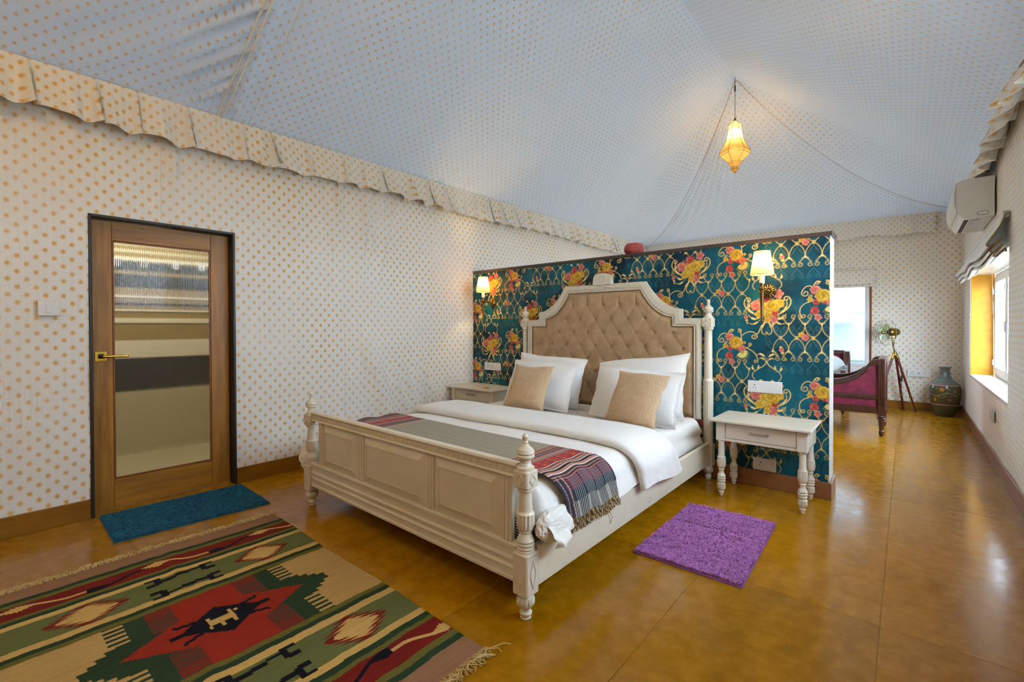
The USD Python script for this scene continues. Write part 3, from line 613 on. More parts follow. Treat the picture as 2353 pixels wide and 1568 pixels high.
    for k, j, cx, cz in cells:
        for o in order:
            fx, fz, r, col, ty = FL[o]; X, Z = cx+fx, cz+fz
            i0, i1 = np.searchsorted(xs, [X-r*1.4, X+r*1.4]); j0, j1 = np.searchsorted(zs, [Z-r*1.4, Z+r*1.4])
            if i0 >= i1 or j0 >= j1: continue
            idx = (np.arange(i0, i1)[:,None]*len(zs)+np.arange(j0, j1)[None]).ravel()
            a = np.arctan2(z[idx]-Z, x[idx]-X); q = np.hypot(x[idx]-X, z[idx]-Z)/r
            if ty == 2: edge = .72+.28*np.abs(np.cos(2.5*a+o))
            else: edge = 1+.07*np.sin(5*a+o)+.05*np.sin(9*a+2*o)
            al = 1-sm(.93, 1.05, q/edge)
            if ty == 2: tone = .75+.4*q-.25*(np.abs(np.cos(2.5*a+o)) < .35)
            else: tone = .78+.30*sm(-.4, .9, np.sin(a*2+9*q-1.2*np.sin(3*a+5*q)+o))-.20*(q < .22)+.12*(q-.5)
            cc = np.array(col)*tone[:,None]; pale = np.array(srgb(250,222,170)); w = np.clip((tone-1.0)*1.6, 0, .5)[:,None]; cc = cc*(1-w)+pale*w
            c[idx] = c[idx]*(1-al[:,None])+cc*al[:,None]
    p = np.stack([x, np.full_like(x, PY0), z], -1)
    return (p, gridf(len(xs), len(zs))), np.clip(c, 0, 1)
m, c = wallpaper()
obj('wallpaper', m, 'wallpaper', P_, smooth=True, col=c, label='teal wallpaper with gold trellis, scrolls and rose bouquets')

# ------------------------------------------------------------------ bed
BX0, BX1, BY0, BY1 = -3.284, -1.282, 1.582, 4.035
BED = thing('bed', 'cream carved wooden double bed with turned posts and a tufted arched headboard', 'bed', (-2.283, 2.81, 0))
def diamond(cx, cy, cz, w, h, face, d):
    """a raised lozenge frame on one face of a post block; face: 0 -y, 1 +x, 2 -x"""
    t = .0045; P = []
    for (a0, b0), (a1, b1) in (((0,h),(w,0)), ((w,0),(0,-h)), ((0,-h),(-w,0)), ((-w,0),(0,h))):
        if face == 0: P.append(tube([(cx+a0, cy-d, cz+b0), (cx+a1, cy-d, cz+b1)], t, 6))
        else: sg = 1 if face == 1 else -1; P.append(tube([(cx+sg*d, cy+a0, cz+b0), (cx+sg*d, cy+a1, cz+b1)], t, 6))
    return P
h = .043
def finial(cx, cy, z): return lathe([(z,.040), (z+.012,.040), (z+.016,.030), (z+.030,.024), (z+.045,.026), (z+.054,.040), (z+.062,.041), (z+.067,.036), (z+.075,.041), (z+.090,.036), (z+.103,.020), (z+.115,.012), (z+.122,.014), (z+.128,.011), (z+.134,.014), (z+.146,.015), (z+.157,.008), (z+.160,.001)], 28, (cx, cy, 0))
def foot_post(cx, sides):
    cy = BY0
    P = xf('foot_post', BED)
    sh = lathe([(.300,.040), (.306,.040), (.310,.034), (.318,.040), (.326,.036), (.334,.041), (.343,.038), (.351,.041), (.360,.036), (.372,.030), (.383,.026), (.389,.030), (.396,.030), (.402,.036), (.425,.042), (.470,.042), (.478,.034), (.482,.032), (.54,.028), (.568,.028), (.572,.036), (.586,.036)], 48, (cx, cy, 0), [(.398,.474,14,.16)])
    bl = [box(cx-h, cx+h, cy-h, cy+h, .112, .300, .006), box(cx-h+.002, cx+h-.002, cy-h+.002, cy+h-.002, .585, .664, .006)]
    dm = diamond(cx, cy, .206, .020, .062, 0, h)+diamond(cx, cy, .624, .020, .026, 0, h-.002)
    for f in sides: dm += diamond(cx, cy, .206, .020, .062, f, h)+diamond(cx, cy, .624, .020, .026, f, h-.002)
    obj('shaft', [sh], 'white_lacquer', P, 30)
    for q, zc_ in ((0, .206), (1, .624)): obj('block', [bl[q]]+[d_ for d_ in dm if abs(d_.vertices[:,2].mean()-zc_) < .15], 'white_lacquer', P, 30)
    obj('finial', finial(cx, cy, .664), 'white_lacquer', P, 30)
    obj('foot', lathe([(0,.022), (.006,.025), (.012,.022), (.018,.027), (.028,.029), (.036,.024), (.045,.020), (.052,.028), (.070,.042), (.085,.043), (.100,.036), (.106,.026), (.113,.026)], 48, (cx, cy, 0), [(.050,.102,14,.14)]), 'white_lacquer', P, 30)
foot_post(BX0, (1,2)); foot_post(BX1, (1,2))
# footboard: carved top rail, framed panels, moulded bottom rail
x0, x1 = BX0+.036, BX1-.036; yc = BY0
pr = [(yc-.022,.622), (yc-.026,.625), (yc-.022,.630), (yc-.016,.634), (yc-.016,.662), (yc-.022,.668), (yc-.026,.676), (yc-.018,.686), (yc+.018,.686), (yc+.024,.676), (yc+.02,.622)]
tr = xf('top_rail', BED); obj('rail', extrude(pr, x0, x1, 'yzx'), 'white_lacquer', tr, 35)
n = 44; cv = []
for k in range(n):
    c = x0+.02+(x1-x0-.04)*(k+.5)/n
    cv += [box(c-.014, c+.006, yc-.0205, yc-.012, .6365, .6595, .003)]+[tube([(c+.009, yc-.017, .640+.008*q), (c+.017, yc-.017, .639+.008*q)], .0022, 6) for q in range(3)]
obj('carved_frieze', cv, 'white_lacquer', tr, False)
pr = [(yc-.020,.150), (yc-.026,.155), (yc-.026,.168), (yc-.020,.172), (yc-.020,.208), (yc-.027,.212), (yc-.023,.219), (yc-.018,.223), (yc-.018,.246), (yc-.027,.250), (yc-.023,.259), (yc-.017,.262), (yc-.017,.300), (yc-.026,.305), (yc-.026,.316), (yc-.012,.321), (yc+.02,.321), (yc+.02,.150)]
obj('bottom_rail', extrude(pr, x0, x1, 'yzx'), 'white_lacquer', BED, 35)
px0, px1 = -3.155, -1.355                                 # the panelled part stops short of the posts
cols = [px0, -2.625, -1.915, px1]
for k, c in enumerate((px0+.03, -2.61, -1.93, px1-.03)):
    obj('stile', [box(c-.030, c+.030, yc-.014, yc+.014, .320, .624, .004), tube([(c-.012, yc-.015, .322), (c-.012, yc-.015, .622)], .0035, 6), tube([(c+.012, yc-.015, .322), (c+.012, yc-.015, .622)], .0035, 6)], 'white_lacquer', BED)
def raised(xa, xb, za, zb, y, d=.022, m=.055):
    v = [(xa,y,za),(xb,y,za),(xb,y,zb),(xa,y,zb),(xa+m,y-d,za+m),(xb-m,y-d,za+m),(xb-m,y-d,zb-m),(xa+m,y-d,zb-m)]
    v += [(xa+m,y-d+.004,za+m),(xb-m,y-d+.004,za+m),(xb-m,y-d+.004,zb-m),(xa+m,y-d+.004,zb-m)]
    f = [(0,1,5,4),(1,2,6,5),(2,3,7,6),(3,0,4,7),(4,5,9,8),(5,6,10,9),(6,7,11,10),(7,4,8,11),(8,9,10,11)]
    v += [(xa,y+.01,za),(xb,y+.01,za),(xb,y+.01,zb),(xa,y+.01,zb)]; f += [(12,15,14,13)]
    return (np.array(v), np.array(f))
for xa, xb in ((px0+.06, -2.64), (-2.58, -1.96), (-1.90, px1-.06)): obj('panel', raised(xa, xb, .321, .623, yc-.003), 'white_lacquer', BED)
# side rails
for x, sg in ((BX1, 1), (BX0, -1)):
    a, b = (x+.006, x+.036) if sg > 0 else (x-.036, x-.006)
    obj('side_rail', [box(a, b, BY0+h+.001, BY1-.043, .135, .318, .004)], 'white_lacquer', BED)
obj('slat_base', box(BX0+.03, BX1-.03, 1.66, 3.95, .15, .19), 'teak_h', BED)
# headboard
def head_post(cx):
    cy = BY1; P = xf('head_post', BED); h = .042
    obj('shaft', [lathe([(.30,.040), (.36,.040), (.80,.041), (.835,.041), (.842,.036), (.85,.033), (1.24,.031), (1.262,.031), (1.268,.040), (1.288,.040)], 48, (cx, cy, 0), [(.32,.828,14,.13)])], 'white_lacquer', P, 30)
    obj('block', box(cx-h, cx+h, cy-h, cy+h, .112, .30, .005), 'white_lacquer', P, 30)
    obj('block', [box(cx-h, cx+h, cy-h, cy+h, 1.287, 1.364, .006)]+diamond(cx, cy, 1.326, .019, .024, 0, h)+diamond(cx, cy, 1.326, .019, .024, 1, h), 'white_lacquer', P, 30)
    obj('finial', finial(cx, cy, 1.363), 'white_lacquer', P, 30)
    obj('foot', lathe([(0,.022), (.012,.022), (.020,.028), (.030,.027), (.045,.020), (.054,.03), (.070,.042), (.088,.043), (.102,.034), (.113,.026)], 48, (cx, cy, 0), [(.050,.104,14,.14)]), 'white_lacquer', P, 30)
HX0, HX1 = -3.262, -1.274
head_post(HX0); head_post(HX1)
cxh = (HX0+HX1)/2; R = lambda p: [(2*cxh-a, b) for a, b in p][::-1]
arc = [tuple(q) for q in bez((-1.495,1.448), (-1.58,1.452), (-1.70,1.50), (-1.825,1.708), n=16)]
right = [(-1.317,1.296), (-1.317,1.362), (-1.487,1.366), (-1.487,1.446)]+arc
outer = right+R(right)
arci = [tuple(q) for q in bez((-1.572,1.383), (-1.66,1.39), (-1.77,1.45), (-1.868,1.640), n=16)]
righti = [(-1.378,.50), (-1.378,1.296), (-1.565,1.300), (-1.565,1.384)]+arci
inner = righti+R(righti)
side = [(-1.328,.50), (-1.328,1.30)]
full = Polygon(right+R(right)+R(side)[:0]+[(2*cxh+1.328, 1.30), (2*cxh+1.328, .50), (-1.328, .50), (-1.328, 1.297)])
full = full.buffer(0)
ring = full.difference(Polygon(inner).buffer(0))
if ring.geom_type != 'Polygon': ring = max(ring.geoms, key=lambda g: g.area)
ypl = BY1-.030
HB = xf('headboard', BED)
edge_o = np.array(full.exterior.coords); 
mid = ring.buffer(-.016)
mids = [mid] if mid.geom_type == 'Polygon' else list(mid.geoms)
obj('frame', [extrude(ring, ypl, ypl+.035, 'xzy')], 'white_lacquer', HB)
obj('frame_moulding', [extrude(g, ypl-.010, ypl+.001, 'xzy') for g in mids]+[tube(np.c_[np.array(inner)[:,0], np.full(len(inner), ypl-.004), np.array(inner)[:,1]], .0065, 6)], 'white_lacquer', HB)
ripple = []
for k in range(60):                                       # low carving along the upper rail
    a = -2.66+.80*k/59; ripple.append(trimesh.creation.icosphere(1, .008).apply_transform(np.diag([1.4, .35, .8, 1])).apply_translation((a, ypl-.011, 1.672+.008*math.sin(k*1.3))))
obj('carving', ripple, 'white_lacquer', HB, True)
cr = [tuple(p) for p in bez((cxh-.095,1.70), (cxh-.11,1.80), (cxh-.06,1.815), (cxh,1.815), n=14)]; cr = cr+[(2*cxh-a, b) for a, b in cr[::-1]][1:]
C_ = xf('crest', BED)
obj('crest_body', extrude(cr, ypl-.018, ypl+.04, 'xzy'), 'white_lacquer', C_)
th = np.linspace(0, 2*PI, 40)[:-1]
obj('medallion', [tube(np.c_[cxh+r*np.cos(th), np.full(39, ypl-.018), 1.757+1.05*r*np.sin(th)], .0035, 6, True) for r in (.024, .036)]+[trimesh.creation.icosphere(2, .014).apply_transform(np.diag([1,.35,1,1])).apply_translation((cxh, ypl-.019, 1.757))]
    +[trimesh.creation.icosphere(1, .012).apply_transform(np.diag([1.2,.4,.7,1])).apply_translation((cxh+.022*q, ypl-.016, 1.690-.004*abs(q))) for q in range(-5, 6)], 'white_lacquer', C_, True)
# tufted panel
bxs = []
for r_, (z, off) in enumerate(((1.505,0), (1.367,.5), (1.232,0), (1.098,.5), (.968,0), (.835,.5), (.70,0), (.58,.5))):
    for k in range(-6, 7):
        bx_ = cxh+(k+off)*.1745
        if Polygon(inner).buffer(-.045).contains(__import__('shapely').geometry.Point(bx_, z)): bxs.append((bx_, z))
bxs = np.array(bxs)
gx, gz = np.arange(HX0+.08, HX1-.08, .0075), np.arange(.48, 1.66, .0075)
x, z = np.meshgrid(gx, gz, indexing='ij')
d, _ = cKDTree(bxs).query(np.c_[x.ravel(), z.ravel()]); d = d.reshape(x.shape)
y = -.030+.018*np.exp(-(d/.013)**1.1)+.005*np.exp(-(d/.045)**2)
for sg in (-1, 1):                                         # diagonal creases from button to button
    for bx_, bz_ in bxs:
        ex, ez = bx_+sg*.0873, bz_+.135
        if np.min(np.hypot(bxs[:,0]-ex, bxs[:,1]-ez)) > .02: continue
        L2 = (ex-bx_)**2+(ez-bz_)**2; tt = np.clip(((x-bx_)*(ex-bx_)+(z-bz_)*(ez-bz_))/L2, 0, 1)
        dd = np.hypot(x-bx_-tt*(ex-bx_), z-bz_-tt*(ez-bz_)); y = y+.0032*np.exp(-(dd/.006)**2)
for bx_, bz_ in bxs:
    if bz_ > 1.45: y = y+.006*np.exp(-((x-bx_)/.006)**2)*(z > bz_)
ins = Polygon(inner).buffer(.004); from shapely import contains_xy
edge = np.array(Polygon(inner).exterior.segmentize(.01).coords); de, _ = cKDTree(edge).query(np.c_[x.ravel(), z.ravel()]); de = de.reshape(x.shape)
y = y*sm(-.01, .05, de)
v = np.stack([x, ypl+.022+y, z], -1).reshape(-1, 3); f = gridf(len(gx), len(gz))
f = f[contains_xy(ins, v[f][:,:,0].mean(1), v[f][:,:,2].mean(1))]
obj('tufted_panel', (v, f), 'suede', HB, True)
for bx_, bz_ in bxs: obj('button', trimesh.creation.icosphere(1, .0075).apply_transform(np.diag([1,.5,1,1])).apply_translation((bx_, ypl+.021, bz_)), 'button_suede', HB, True)

# ------------------------------------------------------------------ mattress, sheet, duvet, runner
MT = obj('mattress', box(-3.225, -1.345, 1.655, 3.955, .195, .475, .03), 'ticking', label='navy striped mattress lying in the cream bed under the white sheet', cat='mattress')
def drape(s, a, r, zt, zl, flare):
    """half section of a cloth lying over a bed: s is arc length from the middle; a half width of the flat top, r edge radius"""
    L1 = a; L2 = a+r*PI/2; ph = np.clip((s-L1)/r, 0, PI/2); low = np.maximum(s-L2, 0)
    return np.where(s < L1, s, a+r*np.sin(ph)+flare*low), np.where(s < L1, zt, zt-r+r*np.cos(ph)-low)
def cover(y0, y1, a, r, zt, hang, name_seed, ny=120, ns=150, amp=.006, foot=0, flare=.08, xr=None, thick=.0):
    Y = np.linspace(y0, y1, ny); S = np.linspace(-1, 1, ns)
    y, q = np.meshgrid(Y, S, indexing='ij')
    hl, hr = hang; Lq = np.where(q > 0, a+r*PI/2+hr(y), a+r*PI/2+hl(y)); s = np.abs(q)*Lq
    X, Z = drape(s, a, r, zt, 0, flare)
    x = -2.283+np.sign(q)*X
    return x, y, Z, q, s
def n3(x, y, z, s, seed): return meshkit.fbm(np.stack([x*s, y*s, z*s], -1), 4, seed)-.5
# fitted sheet
x, y, z, q, s = cover(1.69, 3.985, .905, .055, .520, (lambda y: .17+0*y, lambda y: .17+0*y), 1)
k = n3(x, y, z, 5, 41); side = sm(.45, .52, .52-z+.45) if False else np.clip((.50-z)/.1, 0, 1)
z = z+.008*k*(1-side); x = x+np.sign(q)*(.010*np.sin(z*55+y*4)*side*sm(3.2, 3.9, y)+.015*k*side)
endd = sm(3.93, 3.985, y); z = z-.05*endd*(1-side)
obj('bed_sheet', (np.stack([x, y, z], -1).reshape(-1, 3), gridf(120, 150)), 'bed_linen', smooth=True, label='smooth white fitted sheet stretched over the mattress at the pillow end', cat='bed sheet')
# duvet
hr = lambda y: .105+.012*np.sin(y*9)+.012*np.exp(-((y-1.70)/.14)**2)
x, y, z, q, s = cover(1.640, 2.72, .905, .125, .562, (lambda y: .10+.03*np.sin(y*4)+.08*np.exp(-((y-1.70)/.14)**2), hr), 2, 150, 190, flare=.22)
edge = sm(.75, 1.0, np.abs(q)); front = np.exp(-((y-1.665)/.10)**2); corner = np.exp(-((y-1.68)/.18)**2)*sm(.80, .97, np.abs(q))
k = n3(x, y, z, 4, 51); k2 = n3(x, y, z, 15, 52); k3 = 1-2*np.abs(n3(x, y, z, 8, 53))*2
z = z-.15*np.clip((1.715-y)/.075, 0, 1)**2*np.clip((z-.40)/.15, 0, 1)*(1-.75*corner)+.014*k*(1-edge)-.012*np.exp(-((np.abs(q)-.80)/.12)**2)+.05*corner*k3*.35
lowq = np.clip((.50-z)/.14, 0, 1); x = x+np.sign(q)*(.03*edge*k+.022*edge*k2+.07*corner*(k3-.2)+.045*corner*lowq); y = y+.05*corner*k2-.012*corner
z = z+.02*edge*k2
DV = thing('duvet', 'thick white duvet spread over the lower half of the bed, crumpled at the foot corner', 'duvet', (-2.283, 2.19, .5))
obj('duvet_cover', (np.stack([x, y, z], -1).reshape(-1, 3), gridf(150, 190)), 'bed_linen', DV, True)
for c_, rd, sd in (((-1.222, 1.705, .392), (.040, .105, .074), 3), ((-3.345, 1.650, .335), (.055, .125, .105), 8)):      # bunched corners
    b_ = trimesh.creation.icosphere(5, 1.0); p = b_.vertices
    rr = 1+.40*(meshkit.fbm(p*1.4, 2, sd)-.5)+.09*(1-4*np.abs(meshkit.fbm(p*np.array([2.6,1.3,3.4])+p[:,[1,2,0]]*.8, 2, sd+1)-.5))
    obj('bunched_corner', tm(p*rr[:,None]*np.array(rd)+np.array(c_), b_.faces), 'bed_linen', DV, True)
# turned-down top of the duvet
def fold():
    P = []; ny, ns = 60, 170
    T = np.linspace(0, 1, ny); S = np.linspace(-1, 1, ns); t, q = np.meshgrid(T, S, indexing='ij')
    hl = .10+0*t; hr = .13-.02*np.sin(t*6)
    a, r = .915, .155; Lq = np.where(q > 0, a+r*PI/2+hr, a+r*PI/2+hl); s = np.abs(q)*Lq
    X, Z = drape(s, a, r, 0, 0, .02)
    pr = np.array([(-.02,-.030), (-.045,-.018), (-.050,.002), (-.042,.020), (-.02,.031), (.03,.036), (.25,.034), (.40,.028), (.46,.012), (.475,-.008), (.47,-.028)])
    dd = np.r_[0, np.cumsum(np.linalg.norm(np.diff(pr, axis=0), axis=1))]; dd /= dd[-1]
    yy = np.interp(t, dd, pr[:,0]); up = np.interp(t, dd, pr[:,1])
    nx, nz = np.where(s < a, 0, np.sin(np.clip((s-a)/r, 0, PI/2))), np.where(s < a, 1, np.cos(np.clip((s-a)/r, 0, PI/2)))
    k = n3(X*np.sign(q), yy, Z, 4, 61); k2 = n3(X*np.sign(q), yy, Z, 14, 62)
    edge = sm(.78, 1, np.abs(q)); drop = np.clip((s-a)/.4, 0, 1)
    up = up*(1-.12*edge)+.010*k+.014*k2*edge
    x = -2.283+np.sign(q)*(X+nx*(up+.004)); z = .588+Z+nz*up-.02*sm(.5, 1, np.abs(q))*(1-edge)
    y = 2.545+yy+.24*drop**1.3*(q > 0)*(.5+.5*np.clip(yy/.45, 0, 1))+.02*np.sin(q*3)+.03*k*edge
    return (np.stack([x, y, z], -1).reshape(-1, 3), gridf(ny, ns))
obj('duvet_fold', fold(), 'bed_linen', smooth=True, label='plump turned-down white duvet edge lying across the bed before the cushions', cat='duvet')
# woven runner
def runner():
    Wd, y0 = .52, 1.745; S0, S1 = -1.07, 1.20; nu, nv = 640, 150
    S = np.linspace(S0, S1, nu); V = np.linspace(0, 1, nv); s, v = np.meshgrid(S, V, indexing='ij')
    a, r = .912, .140
    X, Z = drape(np.abs(s), a, r, .577, 0, .24)
    skew = .07*np.clip((s-.75)/.4, 0, 1)
    y = y0+.02*np.clip((-s-.3), 0, 1)+v*Wd*(1-.06*np.clip((s-.8)/.35, 0, 1))+skew+.06*np.clip((s-.7)/.5, 0, 1)*0
    x = -2.283+np.sign(s)*X; k = n3(x, y, Z, 5, 71); edge = sm(.80, .95, np.abs(s))
    z = Z+.008*k+.006*edge*np.sin(v*15+1)+.012*edge*k; x = x+np.sign(s)*(.012+.02*edge*n3(x, y, Z, 9, 72))*edge
    # woven pattern: t = distance from the fringe end
    t = np.minimum(S1-s, s-S0+.02); L = v*Wd
    navy, white, redc, pinkc, black, cream = (np.array(srgb(*c)) for c in ((28,34,52), (222,216,202), (176,32,36), (206,136,116), (24,24,28), (206,196,172)))
    c = np.zeros(s.shape+(3,)); c[:] = black
    fl = lambda w, p, ph=0: ((L/p+ph) % 1) < w
    def put(m, col): c[m] = col
    chk = ((L/.0125) % 1 < .55) ^ ((((t/.010) % 1) < .30))
    put(t > .555, black); put((t > .555) & chk, cream)
    g = (t <= .555)
    put(g, navy)
    put(g & ((t/.018 % 1) < .32) & (t > .20), pinkc*.75)
    put(g & fl(.22, .017) & (t > .22), navy*.7)
    for a0, a1, col in ((.545,.553,white), (.528,.534,pinkc), (.500,.512,pinkc), (.470,.474,white), (.432,.446,pinkc), (.418,.424,white), (.410,.418,black), (.402,.406,white), (.318,.324,white), (.310,.318,black), (.288,.302,pinkc), (.276,.281,white), (.262,.268,black), (.246,.258,pinkc), (.238,.242,white)): put((t > a0) & (t < a1), col)
    rb = (t > .324) & (t < .402); put(rb, redc)
    mo = rb & (np.abs(t-.363) < .022); w = np.sin(L*70)*np.cos((t-.363)*160); put(mo & (w > .55), np.array(srgb(196,128,40))); put(mo & (w < -.62), np.array(srgb(70,120,96))); put(mo & (np.abs(np.sin(L*35+.6)) > .975), np.array(srgb(110,50,110)))
    lo = t < .20; put(lo, navy); put(lo & fl(.26, .0135) & (t > .02), navy*.6); put(lo & fl(.22, .0135, .5), np.array(srgb(150,160,160)))
    put(lo & (t > .135) & ((t/.014 % 1) < .26), np.array(srgb(170,48,60)))
    put(lo & (t < .075) & fl(.30, .0135, .5), white); put((t < .20) & (L < .075), navy*.8); put((t < .22) & ((np.abs(L-.028) < .004) | (np.abs(L-.072) < .006)) & ((t/.006 % 1) < .6), np.array(srgb(190,140,130)))
    return (np.stack([x, y, z], -1).reshape(-1, 3), gridf(nu, nv)), c.reshape(-1, 3), x[-1], y[-1], z[-1]
RUN = thing('bed_runner', 'black and white checked cotton bed runner with red banded ends across the duvet', 'bed runner', (-2.283, 2.0, .57))
m, c, ex, ey, ez = runner(); obj('runner_cloth', m, 'runner_cotton', RUN, True, col=c)
r = np.random.default_rng(5); fw_, fb_ = [], []
for i in range(0, 149, 1):
    p = [(ex[i], ey[i], ez[i]+.002)]
    L = r.uniform(.045, .06)
    for q in range(1, 5): p.append((ex[i]+.006*q/4+.004*math.sin(q*2+i), ey[i]+.012*q/4+.004*math.sin(q*1.7+i*2.1), ez[i]-L*q/4))
    (fw_ if (i//2) % 2 else fb_).append(tube(p, .0021, 4))
obj('fringe', fw_, 'fringe_cotton', RUN, kind='stuff'); obj('fringe', fb_, 'cord_dark', RUN, kind='stuff')
obj('loose_thread', [tube([(ex[110], ey[110], ez[110]-.05), (ex[110]+.01, ey[110]+.005, ez[110]-.09), (ex[110]+.008, ey[110]+.014, ez[110]-.12), (ex[114]+.012, ey[114]+.016, ez[114]-.09), (ex[114], ey[114], ez[114]-.05)], .0012, 4)], 'cord_dark', RUN)

# ------------------------------------------------------------------ pillows and cushions
def pillow(W, Hh, T, seed, flange=.02, n=(72, 56), quilt=False, droop=.0, ears=.06):
    """local frame: x across, z up, y thickness, base at z = 0"""
    U, V = np.linspace(-1, 1, n[0]), np.linspace(-1, 1, n[1]); u, v = np.meshgrid(U, V, indexing='ij')
    fu, fv = 1-flange*2/W, 1-flange*2/Hh
    a, b = np.clip(np.abs(u)/fu, 0, 1), np.clip(np.abs(v)/fv, 0, 1)
    th = T/2*np.power(np.clip(1-a**2.6, 0, 1), .62)*np.power(np.clip(1-b**2.6, 0, 1), .62)*(1-.25*v)
    x = u*W/2*(1-ears*(1-v*v)*np.abs(u)**2); z = (v+1)*Hh/2+(-ears*Hh*.35*(1-u*u)*np.where(v > 0, v, .35*v)*np.abs(v)**1.5)
    k = meshkit.fbm(np.stack([u*3, v*3, u*0+seed], -1), 4, seed)-.5
    th = th*(1+.35*k)+.0025; z = z+droop*u*np.abs(u)*sm(0, 1, v)+.012*k
    x = x+.012*k
    wob = .014*np.sin(3*u+seed)*np.abs(v)+.02*k
    out = []
    for sg in (-1, 1):
        t = th
        if quilt:                                           # ogee quilting
            A = u*W/.050; Bq = v*Hh/.044; row = np.floor(Bq); fr = Bq-row; ax = (A+.5*(row % 2)) % 1
            arch = .5+.5*np.cos(2*PI*(ax-.5)); e = np.abs(fr-.85*arch); t = t-.0048*np.exp(-(np.minimum(e, 1-e)/.10)**2)*sm(0, .2, th/T*2)
        out.append(np.stack([x, sg*t+wob, z], -1).reshape(-1, 3))
    f = gridf(*n); N = n[0]*n[1]
    v_ = np.vstack(out); F = [f, f[:, ::-1]+N]
    idx = np.arange(N).reshape(n); loop = np.r_[idx[:,0], idx[-1,1:], idx[-2::-1,-1], idx[0,-2:0:-1]]; l2 = np.roll(loop, -1)
    F.append(np.c_[loop, loop+N, l2+N, l2])
    return tm(*tri((v_, np.vstack(F))))
def lay(m, cx, y, z, lean, yaw=0, roll=0):
    m = m.copy(); R = trimesh.transformations
    m.apply_transform(R.rotation_matrix(roll, (0,1,0))); m.apply_transform(R.rotation_matrix(-lean, (1,0,0))); m.apply_transform(R.rotation_matrix(yaw, (0,0,1)))
    m.apply_translation((0, 0, -m.vertices[:,2].min())); m.apply_translation((cx, y, z)); return m
g = 'white bed pillows against the headboard'
for nm, args, place, lab in (
    ('pillow', (.80,.50,.17,3), (-2.70,3.60,.524,.35,.03,.015), 'back white pillow on the left side, leaning on the headboard'),
    ('pillow', (.82,.51,.17,4), (-1.735,3.60,.524,.33,-.03,-.03), 'back white pillow on the right side with a tall pointed outer corner'),
    ('pillow', (.74,.46,.15,5), (-2.64,3.375,.526,.42,.05,.02), 'front white pillow on the left, behind the left tan cushion'),
    ('pillow', (.76,.45,.15,6), (-1.675,3.36,.526,.42,-.02,.02), 'front white pillow on the right, behind the right tan cushion')):
    W, Hh, T, sd = args
    obj(nm, lay(pillow(W, Hh, T, sd, .018, droop=(-.02 if sd == 3 else .05 if sd == 4 else .0), ears=.05), *place), 'pillow_linen', smooth=True, label=lab, cat='pillow', group=g)
g = 'tan quilted cushions'
obj('cushion', lay(pillow(.41,.41,.13,9,.004,(150,150),True,ears=.07), -2.535, 3.09, .575, .50, .10, .015), 'tan_velvet', smooth=True, label='left tan quilted velvet cushion near the left nightstand', cat='cushion', group=g)
obj('cushion', lay(pillow(.41,.41,.13,10,.004,(150,150),True,ears=.07), -1.535, 3.07, .577, .52, -.06, .05), 'tan_velvet', smooth=True, label='right tan quilted velvet cushion near the right nightstand', cat='cushion', group=g)

# ------------------------------------------------------------------ nightstands
def nightstand(cx, y0, y1, w, label):
    t = thing('nightstand', label, 'nightstand', (cx, (y0+y1)/2, 0))
    xa, xb = cx-w/2, cx+w/2; M = 'night_lacquer'
    obj('tabletop', hullsph([((x, y, z), .006) for x in (xa+.006, xb-.006) for y in (y0+.006, y1-.006) for z in (.576, .584)], 1), M, t)
    lx = (xa+.062, xb-.062); ly = (y0+.075, y1-.055)
    for i, x in enumerate(lx):
        for j, y in enumerate(ly):
            sg = -1 if i == 0 else 1
            obj('leg', [lathe([(0,.010), (.012,.014), (.016,.011), (.022,.018), (.030,.020), (.036,.015), (.046,.022), (.060,.031), (.092,.030), (.098,.020), (.106,.021), (.110,.029), (.118,.029), (.122,.025), (.130,.030), (.138,.030), (.142,.026), (.150,.030), (.158,.028), (.176,.018), (.194,.016), (.198,.021), (.204,.021), (.208,.017), (.222,.028), (.250,.032), (.296,.030), (.304,.024), (.36,.021), (.41,.021), (.413,.026), (.426,.026)], 48, (x, y, 0), [(.048,.096,14,.16), (.212,.300,14,.15)])], M, t, 30)
            sgy = -1 if j == 0 else 1
            obj('corner_block', [box(x-.032, x+.032, y-.032, y+.032, .426, .572, .003)], M, t)
    fy = ly[0]-.024
    obj('apron', [box(lx[0]+.032, lx[1]-.032, fy, fy+.02, .426, .446, .001), box(lx[0]+.032, lx[1]-.032, fy, fy+.02, .563, .572, .001), box(lx[0]+.032, lx[1]-.032, ly[1]+.004, ly[1]+.022, .43, .572, .001),
                  box(lx[0]-.024, lx[0]-.006, ly[0]+.032, ly[1]-.032, .43, .572, .001), box(lx[1]+.006, lx[1]+.024, ly[0]+.032, ly[1]-.032, .43, .572, .001)], M, t)
    dr = xf('drawer', t)
    obj('drawer_front', box(lx[0]+.035, lx[1]-.035, fy+.001, fy+.02, .449, .560, .0025), M, dr)
    hx = .055; hy = fy-.016
    obj('handle', [tube([(cx-hx, hy, .513), (cx+hx, hy, .513)], .0055, 8)]+[tube([(cx+s*hx*.92, hy, .513), (cx+s*hx*.92, fy+.004, .513)], .005, 8) for s in (-1, 1)]+[trimesh.creation.icosphere(2, .0085).apply_translation((cx+s*hx, hy, .513)) for s in (-1, 1)], 'steel', dr, True)
    return t
nightstand(-.806, 3.632, 4.095, .655, 'cream nightstand with fluted legs between the bed and the partition end')
nightstand(-3.80, 3.655, 4.095, .74, 'cream nightstand in the corner by the patterned left wall')
obj('key_tag', [box(-3.66, -3.58, 3.745, 3.775, .5905, .596, .001), box(-3.648, -3.592, 3.750, 3.770, .596, .603, .002)], 'gold_plate', label='small gold coloured object on the left nightstand top', cat='ornament')

